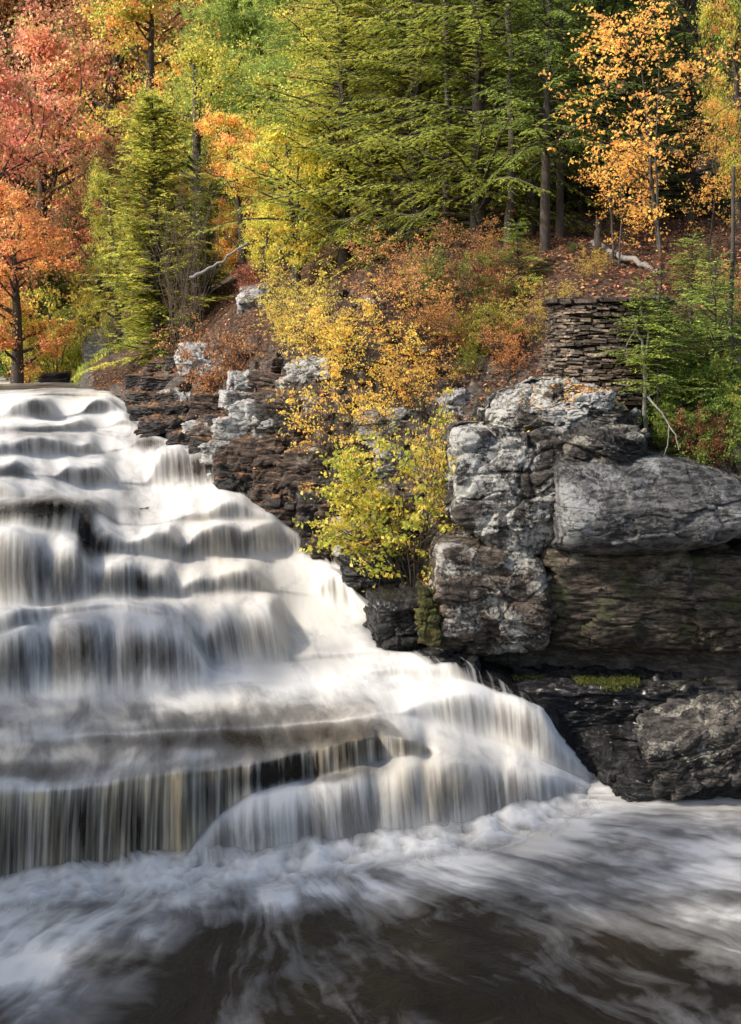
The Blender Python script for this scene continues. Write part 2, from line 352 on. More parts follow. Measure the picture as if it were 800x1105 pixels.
def blur(a, k, ax):
    ker = np.exp(-.5*(np.arange(-3*k, 3*k+1)/k)**2); ker /= ker.sum(); pad = [(0, 0)]*a.ndim; pad[ax] = (3*k, 3*k)
    b = np.pad(a, pad, mode='edge'); return np.apply_along_axis(lambda v: np.convolve(v, ker, 'valid'), ax, b)
Gs = blur(blur(G, 2, 0), 3, 2); Gs[16:, :] = Gs[16:, :]
# keep the crisp overhang of the long curtain
rowi = np.arange(R)[:, None]; cols = pxs[None]
crisp = ((rowi > 30) & (rowi < 52) & (cols < 445)).astype(float); crisp = blur(blur(crisp, 2, 0), 4, 1)
Gm = blur(G, 1, 2); Gs = Gs*(1-crisp[:, None])+Gm*crisp[:, None]
Dg, Zg = Gs[:, 0], Gs[:, 1]
Xg = (pxs[None]-CX)/F*Dg
pyg = HOR+(H-Zg)*F/Dg
seg = np.sqrt(np.diff(Dg, axis=0)**2+np.diff(Zg, axis=0)**2); Vv = np.concatenate([np.zeros((1, NC)), np.cumsum(seg, 0)])
Vv = blur(Vv, 5, 1)
Uu = (pxs[None]*.0170)+np.zeros_like(Dg)
Uu = Uu+.16*(Vv-Vv[16])*np.clip((pxs[None]-120)/250, 0, 1)+.25*n1(Vv.ravel()*.35, 77).reshape(Vv.shape)
0 and print('top z per column', [(int(p), round(float(np.interp(p, pxs, ctl[25, 1])), 2), round(float(np.interp(p, pxs, ctl[25, 0])), 1)) for p in (0, 60, 120, 160)])
for i in range(0, 26, 2):
    0 and print('tier', i//2, [(int(p), round(float(np.interp(p, pxs, ctl[i, 0])), 1), round(float(np.interp(p, pxs, ctl[i+1, 1])), 2)) for p in (0, 120, 240, 360, 500, 600)])
def waterz(px, D):
    """height of the water for given columns and distances"""
    ci = np.clip(np.interp(px, pxs, np.arange(NC)), 0, NC-1).round().astype(int); out = np.zeros(len(px))
    for c in np.unique(ci):
        k = ci == c; out[k] = np.interp(D[k], Dg[:, c], Zg[:, c], left=0)
    return out

# right-hand waterline: where the water really stands on each column
WL = [(690, 862, 19.2), (640, 838, 19.8), (597, 808, 20.3), (575, 770, 21), (515, 738, 21.6), (470, 716, 22.3), (425, 690, 23), (402, 650, 24.2), (352, 602, 26), (305, 560, 28.3), (238, 524, 31.5), (205, 484, 34.5), (150, 446, 37), (128, 428, 41)]
_new = []
for a_, b_, c_ in WL:
    k_ = int(round(np.interp(a_, pxs, np.arange(NC)))); col_ = pyg[:, k_]; j_ = int(np.argmax(col_ < b_)); _new.append(float(Dg[j_, k_]))
_new = np.maximum.accumulate(np.array(_new)+np.arange(len(_new))*1e-3); print('waterline', [(w_[0], w_[2], round(n_, 1)) for w_, n_ in zip(WL, _new)])
DOLD = np.array([w_[2] for w_ in WL]+[48, 60, 75]); DNEW = np.concatenate([_new, [max(41, _new[-1]+4), 56, 75]])
def dm(px, D):
    D = np.asarray(D, float); n_ = np.where(D > 75, D, np.where(D < 19.2, D, np.interp(D, DOLD, DNEW)))
    return D+(n_-D)*(1-sstep(430, 560, px))
EDGE = np.array([(16, 900), (18.4, 800)]+[(n_, w_[0]) for n_, w_ in zip(_new, WL)]+[(_new[-1]+2.5, 119), (41, 104), (50, 84), (60, 67), (75, 45), (95, 10), (130, -60)], float)
def edge_px(D): return np.interp(D, EDGE[:, 0], EDGE[:, 1])

# displacement and painted-free masks: foam is where the water is aerated
flat = lambda a: a.ravel()
Pn = np.stack([flat(Uu), flat(Vv)*.18, np.zeros(R*NC)], 1)
silk = fbm(Pn*np.array([2.4, 1, 1]), 3, 5).reshape(R, NC)
amp = .016*np.clip(Vv/3, .2, 1)
nrm_z = np.gradient(Dg, axis=0); nrm_y = -np.gradient(Zg, axis=0); ln = np.sqrt(nrm_z**2+nrm_y**2)+1e-6; nrm_z /= ln; nrm_y /= ln
fold = fbm(np.stack([flat(Uu)*1.1, flat(Vv)*.5, np.ones(R*NC)], 1), 3, 9).reshape(R, NC)
dsp = silk*amp+fold*.035*np.clip(Vv/2, 0, 1)
calm = sstep(44, 50, Dg); dsp = dsp*(1-calm*.8)
Yd = Dg+nrm_y*dsp; Zd = Zg+nrm_z*dsp
Zd[0] -= .08; Zd[1] -= .03
def blob(px, py, rx, ry): return np.exp(-(((cols-px)/rx)**2+((pyg-py)/ry)**2))
foam = np.full((R, NC), .78)
tread = np.zeros(R)
for i in range(26): tread[i*16:(i+1)*16] = 0 if i % 2 == 0 else 1
tread = blur(tread, 3, 0)[:, None]
Ht = np.zeros((R, NC)); Fr = np.zeros((R, 1))          # height of the tier each row falls down, and how far down the row is
for i in range(0, 26, 2):
    hh = np.clip((ctl[i+1, 1]-ctl[i, 1])/.45, 0, 1); Ht[i*16:(i+1)*16] = hh; Fr[i*16:(i+1)*16, 0] = np.linspace(0, 1, 16)
Ht = blur(blur(Ht, 2, 0), 3, 1)
veil = np.sin(np.clip(Fr*1.15, 0, 1)*np.pi)**1.0           # the veil is thinnest in mid fall, thick at lip and foot
veil = blur(veil, 2, 0)
SC = np.ones((R, NC))
for i in range(13): SC[i*32:i*32+16] = SCAL[i]
SC = blur(blur(SC, 2, 0), 2, 1); foam -= .34*veil*Ht*(1.25-.45*SC)
foam += .06*(1-Ht)
# the broad shelf behind the curtain: peat-brown water with curling foam
shelf = sstep(738, 775, pyg)*(1-sstep(835, 850, pyg))*(1-sstep(380, 450, cols))
foam -= .42*shelf*tread*sstep(-.6, .5, fbm(np.stack([flat(Uu)*.5, flat(Vv)*.9, np.zeros(R*NC)], 1), 3, 31).reshape(R, NC)+.35)
foam -= .34*blob(350, 790, 90, 22)+.3*blob(215, 790, 110, 12)
cu = ((rowi >= 30) & (rowi < 50)).astype(float); cu = blur(cu, 1, 0)*np.clip(Ht*1.3, 0, 1)
foam += .22*cu*n1(flat(Uu)*1.6, 95).reshape(R, NC)+.12*cu*n1(flat(Uu)*5, 96).reshape(R, NC)
foam -= .12*cu*(1-sstep(430, 470, cols))
foam -= .35*blob(300, 838, 45, 16)*cu
for (a, b, c, d, e) in [(45, 548, 60, 10, .75), (92, 575, 9, 22, .8), (60, 600, 60, 45, .10), (75, 630, 40, 22, .22), (25, 625, 20, 30, .15), (145, 628, 40, 16, .30), (70, 705, 45, 25, .30), (165, 705, 35, 20, .30), (5, 715, 25, 25, .2),
                        (215, 500, 26, 16, .40), (160, 478, 22, 8, .45), (30, 468, 40, 6, .30), (10, 510, 25, 14, .30), (145, 550, 26, 12, .2), (130, 455, 22, 5, .25), (110, 592, 14, 10, .35), (195, 590, 14, 8, .2), (560, 790, 20, 20, .15), (20, 410, 90, 5, .0), (60, 421, 110, 3, .30),
                        (330, 905, 60, 20, .12), (480, 860, 60, 25, .12), (250, 745, 40, 8, .22), (160, 800, 160, 8, .15), (30, 832, 70, 10, .15)]:
    foam -= e*blob(a, b, c, d)
tann_ = 0
foam += .12*blob(350, 620, 90, 60)+.12*blob(250, 560, 60, 40)+.15*blob(60, 440, 120, 12)+.18*blob(300, 735, 160, 12)
foam = np.where((rowi > 26*16+2) & (Dg <= 46), .30+.35*noise(np.stack([flat(Xg)*.5, flat(Dg)*.35, np.zeros(R*NC)], 1), 91).reshape(R, NC), foam)
foam = np.where(Dg > 46, .12, foam)
foam = foam+(.55*sstep(50, 60, Dg)*(1-sstep(62, 80, Dg)))*(Dg > 46)
tann = .22+.9*cu*(1-sstep(200, 300, cols)*.5)+.75*blob(480, 840, 80, 35)+.5*blob(230, 600, 70, 60)+.6*blob(400, 800, 60, 12)+.4*blob(290, 690, 80, 40)+.7*blob(80, 426, 60, 3)+.3*shelf
streak = .2+.95*cu+.5*Ht*(1-tread)-.1*tread+.4*blob(215, 500, 30, 20)
ed = edge_px(Dg)+4; cover = 1-sstep(-16, 2, cols-ed-6*n1(flat(Vv)*1.3, 61).reshape(R, NC))
cover = np.where(Dg > 44, 1-sstep(-5, 3, cols-ed-8), cover)
cover = np.clip(cover-.75*blob(45, 549, 52, 7)-.9*blob(93, 570, 6, 22)-.55*blob(285, 842, 30, 13)*cu-.10*cu*(1-sstep(230, 300, cols))-.45*blob(160, 480, 18, 6)-.35*blob(150, 800, 1, 1), 0, 1)
Vw = np.stack([Xg*(Yd/Dg), Yd, Zd], -1).reshape(-1, 3)
keep = (cols < ed+30)
fq = gridfaces(R, NC)
fk = keep.repeat(1, 0) if keep.shape == (R, NC) else np.broadcast_to(keep, (R, NC))
fq = fq[flat(np.ascontiguousarray(fk))[fq].any(1)]
me = mesh('waterfall', Vw, fq)
attr(me, 'flow', 'FLOAT_VECTOR', 'POINT', np.stack([flat(Uu), flat(Vv), np.zeros(R*NC)], 1))
for nm, a in (('foam', foam), ('cover', cover), ('streak', streak), ('tannin', tann)): attr(me, nm, 'FLOAT', 'POINT', flat(a))
tag(link('waterfall_water', me, M['water']), None, None, kind='structure')

# rock steps beneath the water
off = .13+.03*n1(flat(Vv)*.9, 3).reshape(R, NC)
rk = fbm(np.stack([flat(Xg)*1.6, flat(Dg)*1.6, flat(Zg)*4], 1), 4, 21).reshape(R, NC)*.07
Yb = Dg+nrm_y*(rk-off); Zb = Zg+nrm_z*(rk-off); lowk = sstep(.7, .05, Zg); Yb = Yb+.30*lowk; Zb = Zb-.40*lowk; Zb[0] -= .8
me = mesh('river_bed', np.stack([Xg, Yb, Zb], -1).reshape(-1, 3), gridfaces(R, NC))
tag(link('river_bed', me, M['wet']), None, None, kind='structure')

# ------------------------------------------------------------------ the plunge pool
def pool():
    x = np.concatenate([np.linspace(-26, -8, 30), np.linspace(-7.9, 8.9, 430), np.linspace(9, 30, 30)]); y = np.linspace(3, 22.5, 460)
    X, Y = np.meshgrid(x, y); n = X.size
    ppx = CX+X/Y*F; ppy = HOR+H*F/Y
    foot = cur(TIERS[0][0], ppx.ravel()).reshape(X.shape)
    d = np.clip(ppy-foot, 0, None)                      # rows below the foot of the falls
    ctr = (-2.2, 19.5); rx = X-ctr[0]; ry = ctr[1]-Y; rad = np.hypot(rx, ry*1.15); ang = np.arctan2(rx, np.maximum(ry, .01))
    warp = fbm(np.stack([X.ravel()*.5, Y.ravel()*.5, np.zeros(n)], 1), 3, 41).reshape(X.shape)
    u = ang*10+warp*.45; v = rad*1.0
    b1 = (fbm(np.stack([u.ravel()*.8, v.ravel()*.42, np.zeros(n)], 1), 4, 43, .6)+.5*fbm(np.stack([X.ravel()*1.7, Y.ravel()*2.4, np.zeros(n)], 1), 4, 45, .6)).reshape(X.shape)
    reach = 70+45*sstep(250, 0, ppx)+20*n1(ppx.ravel()/70, 47).reshape(X.shape)+10*sstep(350, 560, ppx)
    f = 1-sstep(5, 1, d)*0-sstep(reach*.25, reach*1.35, d)
    g = lambda px, py, a, b, s: s*np.exp(-(((ppx-px)/a)**2+((ppy-py)/b)**2))
    f = f*.80+g(690, 905, 130, 34, .45)+g(780, 980, 110, 60, .55)+g(640, 960, 90, 30, .25)+g(20, 1050, 55, 40, .45)+g(350, 955, 130, 18, .2)+g(430, 965, 70, 25, .2)+g(740, 950, 80, 30, .2)
    f -= g(330, 1010, 110, 25, .15)+g(760, 875, 45, 8, .45)+g(600, 1060, 200, 30, .1)
    f += .45*np.exp(-d/12)
    f = np.clip(f, 0, .9)+.42*b1*np.clip(.30+f, 0, .8)
    z = .022*fbm(np.stack([u.ravel()*2, v.ravel()*1.0, np.zeros(n)], 1), 3, 53).reshape(X.shape)+.02*b1*np.exp(-d/60)+.02
    z = np.where(np.isfinite(z), z, 0)
    me = mesh('pool', np.stack([X, Y, z], -1).reshape(-1, 3), gridfaces(*X.shape))
    attr(me, 'flow', 'FLOAT_VECTOR', 'POINT', np.stack([u.ravel()*.5+b1.ravel()*.10, v.ravel()*1.3, np.zeros(n)], 1))
    attr(me, 'foam', 'FLOAT', 'POINT', f.ravel()); attr(me, 'cover', 'FLOAT', 'POINT', np.ones(n))
    attr(me, 'streak', 'FLOAT', 'POINT', np.full(n, .38)); attr(me, 'tannin', 'FLOAT', 'POINT', (.25+g(0, 980, 120, 25, .5)+g(600, 915, 110, 25, .5)).ravel())
    tag(link('pool_water', me, M['water']), None, None, kind='structure')
pool()
def splash():
    # churned foam heaped along the foot of the falls: a low mound that leans on the veil and thins out over the pool
    k = (pxs > -200) & (pxs < 640); p = pxs[k]; base = np.minimum(Dg[0, k], Dg[4, k]); base = bl1(base, 3); T = np.linspace(0, 1, 40)[:, None]; nc = len(p)
    hgt = .20+.09*n1(p/28, 801)+.03*n1(p/9, 802); wid = 1.1+.3*n1(p/40, 803)
    Y = base[None]+.10-T*wid[None]; Z = hgt[None]*(1-T)**1.9+.035; X = (p[None]-CX)/F*(base[None]+0*T); nn0 = fbm(np.stack([X.ravel()*1.5, Y.ravel()*1.5, Z.ravel()*0], 1), 3, 821).reshape(40, nc); fl = np.stack([(p[None]*.017*.3+.25*nn0).ravel(), (T*1.2+0*p[None]).ravel(), np.zeros(40*nc)], 1)
    nn = fbm(np.stack([X.ravel()*3, Y.ravel()*3, Z.ravel()*3], 1), 4, 811).reshape(40, nc); Z = Z+.07*nn*np.sin(T*np.pi)
    me = mesh('splash', np.stack([X, Y, Z], -1).reshape(-1, 3), gridfaces(40, nc)[:, ::-1])
    cv = np.sin(np.clip(T, 0, 1)**.75*np.pi)**1.1*(.85+.6*nn)*sstep(640, 600, p)[None]-.05
    attr(me, 'flow', 'FLOAT_VECTOR', 'POINT', fl); attr(me, 'foam', 'FLOAT', 'POINT', np.full(40*nc, .92)); attr(me, 'cover', 'FLOAT', 'POINT', np.clip(cv, 0, .92).ravel())
    attr(me, 'streak', 'FLOAT', 'POINT', np.full(40*nc, .1)); attr(me, 'tannin', 'FLOAT', 'POINT', np.full(40*nc, .15))
    tag(link('foam', me, M['water']), 'white churned foam heaped along the foot of the lowest fall', 'foam', kind='stuff')
splash()

# ------------------------------------------------------------------ hillside
CT = [(600,850,22,.2),(700,0,22,.4),(900,0,21,.5),(1300,0,20,1.5),(600,0,25,5.8),(480,0,23.2,1.8),(470,0,24.5,3.0),(520,0,25,5.0),(700,0,25,6.2),(900,0,24,5.8),(1300,0,24,7)]
CTV = [(435,600,24.3),(402,600,25.3),(350,585,27),(305,520,29.5),(245,500,32),(350,470,28.5),(400,455,27.5),(450,480,26),(480,430,27),(520,400,28),(300,440,31),(250,440,34.5),(205,440,37),(155,428,40),(125,413,46),(90,409,58),
       (300,402,34),(220,388,38),(275,330,40),(340,340,36),(420,330,33),(500,330,32),(560,330,31),(560,390,28.5),(600,330,29),(590,300,31),(600,250,36),(700,335,27.5),(700,250,35),(800,300,30),(800,385,26),(800,500,23.5),(740,420,24.5),(660,400,24.6),
       (120,385,52),(60,398,80),(0,396,100),(-150,396,125),(160,360,52),(200,330,54),(100,300,95),(400,220,55),(500,210,48),(800,200,45),(950,250,32),(1200,200,36),(800,100,80),(400,120,95),(200,230,85),(600,130,75),(0,300,140),(-200,300,150),(400,60,150),(1300,50,90),(1300,300,26)]
cp = [(*(P(a, b, D)[:2]), z) for a, b, D, z in CT]+[tuple(P(a, b, float(dm(a, D)))) for a, b, D in CTV]
cp += [(-14, 26, 7), (-18, 34, 9), (-30, 60, 12), (-50, 90, 16), (-22, 20, 6), (-90, 140, 24), (12, 14, 3), (18, 8, 4)]
cp = np.array(cp); 
def tk(r2): return .5*r2*np.log(r2+1e-9)
def tps_fit(p, lam=.6):
    n = len(p); K = tk(((p[:, None, :2]-p[None, :, :2])**2).sum(-1)); K += np.eye(n)*lam
    Q = np.c_[np.ones(n), p[:, :2]]; A = np.block([[K, Q], [Q.T, np.zeros((3, 3))]])
    return np.linalg.solve(A, np.r_[p[:, 2], 0, 0, 0])
TW = tps_fit(cp)
def hill(X, Y):
    X = np.atleast_1d(np.asarray(X, float)); Y = np.atleast_1d(np.asarray(Y, float)); out = np.zeros(len(X))
    for s in range(0, len(X), 20000):
        q = np.stack([X[s:s+20000], Y[s:s+20000]], 1); K = tk(((q[:, None]-cp[None, :, :2])**2).sum(-1))
        out[s:s+20000] = K@TW[:-3]+TW[-3]+q@TW[-2:]
    px = CX+X/Y*F
    p3 = np.stack([X, Y, np.zeros_like(X)], 1)
    out += fbm(p3*.45, 4, 61)*.28+fbm(p3*2.2, 3, 62)*.07
    rocky = sstep(40, 36, Y)*sstep(560, 470, px)*sstep(7.6, 6.4, out)
    zz = out/.34+.8*noise(p3*.6, 66); fr = zz-np.floor(zz); ter = (np.floor(zz)+sstep(.35, .65, fr)-.8*noise(p3*.6, 66))*.34
    out = out*(1-rocky)+ter*rocky
    s = (px-edge_px(Y))/F*Y
    k = sstep(-.12, .3, s+.12*noise(p3*1.7, 67)); k = np.where((px < -230), sstep(-15, -17, X)*1.0, k)
    wz = np.minimum(waterz(px, Y), waterz(px, Y-.4))
    far = (Y > 120)
    return np.where(far, out, out*k+(wz-.7)*(1-k))
def make_hill():
    px = np.concatenate([np.linspace(-1500, -60, 50), np.linspace(-50, 850, 440), np.linspace(870, 2200, 50)])
    D = np.concatenate([np.linspace(15, 20, 40), np.linspace(20.1, 42, 420), np.linspace(42.3, 48, 30), np.geomspace(48.5, 190, 90)])
    PX, DD = np.meshgrid(px, D); X = (PX-CX)/F*DD
    Z = hill(X.ravel(), DD.ravel()); k = (PX.ravel() > 60) & (PX.ravel() < 560) & (DD.ravel() < 42) & (DD.ravel() > 20)
    q = np.stack([X.ravel()[k], DD.ravel()[k], Z[k]], 1); q = q+.2*np.stack([noise(q*1.6, 71), noise(q*1.6, 72), noise(q*1.6, 73)], 1)
    fz = facets(q*np.array([1.0, 1.0, 2.0]), 74, .42)+facets(q*np.array([2.7, 2.7, 5]), 84, .15)
    Z[k] += fz*sstep(0, .5, (PX.ravel()[k]-edge_px(DD.ravel()[k]))/F*DD.ravel()[k])*sstep(42, 38, DD.ravel()[k])
    me = mesh('hillside', np.stack([X.ravel(), DD.ravel(), Z], 1), gridfaces(*X.shape))
    tag(link('hillside', me, M['soil']), None, None, kind='structure')
make_hill()
gz = lambda x, y: float(hill([x], [y])[0])

# ------------------------------------------------------------------ rocks
_cs = {}
def cubesphere(n):
    if n in _cs: return _cs[n]
    g = np.tan(np.linspace(-1, 1, n)*np.pi/4); A, B = np.meshgrid(g, g); o = np.ones_like(A); V = []; Fc = []
    for k, (p, q, r) in enumerate([(o, A, B), (-o, B, A), (B, o, A), (A, -o, B), (A, B, o), (B, A, -o)]):
        V.append(np.stack([p, q, r], -1).reshape(-1, 3)); Fc.append(gridfaces(n, n)+k*n*n)
    V = np.concatenate(V); Fc = np.concatenate(Fc); key = np.round(V, 5); u, idx, inv = np.unique(key, axis=0, return_index=True, return_inverse=True)
    V = V[idx]; Fc = inv.reshape(-1)[Fc]; V /= np.linalg.norm(V, axis=1)[:, None]; _cs[n] = (V, Fc); return _cs[n]
def rock_mesh(name, size, seed, n=40, extra=10, p=14, bed=.22, bedamp=.07, rough=.06, box=1., shape=None, tilt=0.):
    V, Fc = cubesphere(n); r = np.random.default_rng(seed)
    pl = [(np.array(v, float), box*r.uniform(.92, 1.0)) for v in ((1,0,0),(-1,0,0),(0,1,0),(0,-1,0),(0,0,1),(0,0,-1))]
    for _ in range(extra):
        v = r.normal(size=3); v[2] *= .7; v /= np.linalg.norm(v); pl.append((v, r.uniform(.95, 1.25)))
    acc = 0
    for v, d in pl: acc = acc+np.maximum(V@v/d, 0)**p
    W = V*(acc**(-1/p))[:, None]
    sx, sy, sz = size; Q = W*np.array(size)
    wl = Q.copy(); wl[:, 2] += tilt*Q[:, 0]
    zz = wl[:, 2]/bed+.6*noise(Q*.4, seed)+.10*noise(Q*2, seed+1)+seed
    i = np.floor(zz); f = zz-i; blk = _h(i, np.floor(Q[:, 0]*.9+i*.37+.4*noise(Q, seed+2)), i*0, seed)
    groove = np.exp(-(np.minimum(f, 1-f)/.07)**2)
    dd = bedamp*.8*(blk*2-1)-bedamp*.5*groove
    hz = Q*np.array([1, 1, .15]); hz /= np.linalg.norm(hz, axis=1)[:, None]+1e-9
    side = 1-np.clip(np.abs(W[:, 2])-.75, 0, .25)*3
    Q = Q+hz*(dd*side)[:, None]
    nz = fbm(wl*np.array([1.1, 1.1, 1.8])/max(.5, min(1.4, min(size))), 5, seed+5, .55); rg = 1-np.abs(fbm(wl*np.array([1.6, 1.6, 3.5]), 4, seed+9))
    ms = max(.45, min(1.3, min(size)))
    wp = (wl+.12*ms*np.stack([noise(wl*3/ms, seed+31), noise(wl*2/ms, seed+32), noise(wl*2/ms, seed+33)], 1))/ms
    fc = facets(wp*np.array([1.2, 1.2, 1.9]), seed+40, rough*1.5)+facets(wp*np.array([3.1, 3.1, 5]), seed+50, rough*.55)+(facets(wp*np.array([8, 8, 12]), seed+60, rough*.2) if n > 60 else 0)
    Q = Q+V*(rough*.45*nz+rough*.15*(rg-.7)+fc)[:, None]
    if shape is not None: Q = shape(Q, W)
    return mesh(name, Q, Fc)
def rockbox(name, x0, x1, y0, y1, D, depth, mat, seed, parent=None, **kw):
    """a rock filling columns x0..x1, rows y0 (top)..y1 (foot), its front face at distance D"""
    a = P(x0, y0, D); b = P(x1, y1, D); size = ((b[0]-a[0])/2, depth/2, (a[2]-b[2])/2)
    me = rock_mesh(name, size, seed, **kw); o = link(name, me, mat)
    o.location = ((a[0]+b[0])/2, D+depth/2, (a[2]+b[2])/2)
    if parent is not None: o.parent = parent; o.location = Vector(o.location)-Vector(parent.location)
    return o

cl = empty('cliff', (4.5, 23, 0)); tag(cl, 'massive layered cliff outcrop with lichen-white top and dark undercut base beside the falls', 'cliff')
def shp_low(Q, W):
    Q = Q.copy(); Q[:, 1] += np.clip(-W[:, 2], 0, 1)**2*.35; return Q
def shp_over(Q, W):
    Q = Q.copy(); x = W[:, 0]
    Q[:, 1] += np.clip(W[:, 2], 0, 1)*.55+np.clip(-W[:, 2]-.3, 0, 1)**2*1.3
    Q[:, 2] += np.clip(-W[:, 2], 0, 1)*(.18*np.clip(x, 0, 1)**2*3.2+.15*np.clip(-x-.6, 0, 1)) - np.clip(W[:, 2], 0, 1)*np.clip(x, 0, 1)*.45
    return Q
def shp_mid(Q, W):
    Q = Q.copy(); k = np.exp(-((W[:, 0]-.72)/.3)**2-((W[:, 2]+.1)/.55)**2); Q[:, 1] += k*.55*(W[:, 1] < 0)
    Q[:, 1] += np.clip(W[:, 2]-.2, 0, 1)*.25*(W[:, 1] < 0); return Q
def shp_cap(Q, W):
    Q = Q.copy(); Q[:, 2] -= np.clip(np.abs(W[:, 0]), 0, 1)**2*.30*(W[:, 2] > 0); Q[:, 0] *= 1-.22*np.clip(W[:, 2], 0, 1); Q[:, 1] += np.clip(W[:, 2], 0, 1)*.6*(W[:, 1] < 0); return Q
rockbox('lower_block', 472, 606, 588, 718, 21.1, 4.5, M['cliff_warm'], 11, cl, n=110, extra=4, p=13, bed=.42, bedamp=.06, rough=.06, shape=shp_low, tilt=.12)
rockbox('lower_wall', 592, 1050, 594, 717, 21.2, 4.5, M['cliff_low'], 12, cl, n=110, extra=3, p=22, bed=.46, bedamp=.09, rough=.07, shape=shp_low)
rockbox('upper_block', 490, 662, 464, 604, 21.3, 3.6, M['cliff'], 23, cl, n=120, extra=5, p=18, bed=.46, bedamp=.09, rough=.075, shape=shp_mid, tilt=-.12)
rockbox('overhanging_block', 606, 850, 492, 612, 20.35, 4.4, M['grey_face'], 19, cl, n=110, extra=4, p=9, bed=.9, bedamp=.03, rough=.04, shape=shp_over, tilt=.1)
rockbox('right_block', 795, 1100, 480, 600, 21.4, 4.4, M['cliff_low'], 27, cl, n=60, extra=5, p=12, bed=.5, bedamp=.08, rough=.1)
rockbox('cap_rock', 524, 712, 410, 476, 21.7, 3.4, M['cliff'], 15, cl, n=90, extra=8, p=5, bed=.3, bedamp=.03, rough=.055, shape=shp_cap)
rockbox('wedge_block', 596, 712, 462, 528, 21.0, 3, M['slab'], 37, cl, n=70, extra=8, p=10, bed=.22, bedamp=.07, rough=.07, tilt=.35)
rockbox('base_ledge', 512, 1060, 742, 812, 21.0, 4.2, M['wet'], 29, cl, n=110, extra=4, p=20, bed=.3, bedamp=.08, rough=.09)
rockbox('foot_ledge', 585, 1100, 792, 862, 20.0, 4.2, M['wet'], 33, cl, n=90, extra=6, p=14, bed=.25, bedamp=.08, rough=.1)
b = rockbox('leaning_slab', 700, 900, 780, 842, 18.5, 1.5, M['slab'], 43, None, n=100, extra=2, p=26, bed=.22, bedamp=.05, rough=.07, tilt=0)
b.rotation_euler = (math.radians(8), math.radians(-16), math.radians(-10)); tag(b, 'cracked slab of rock tilted up to the right at the edge of the pool, below the cliff', 'rock')

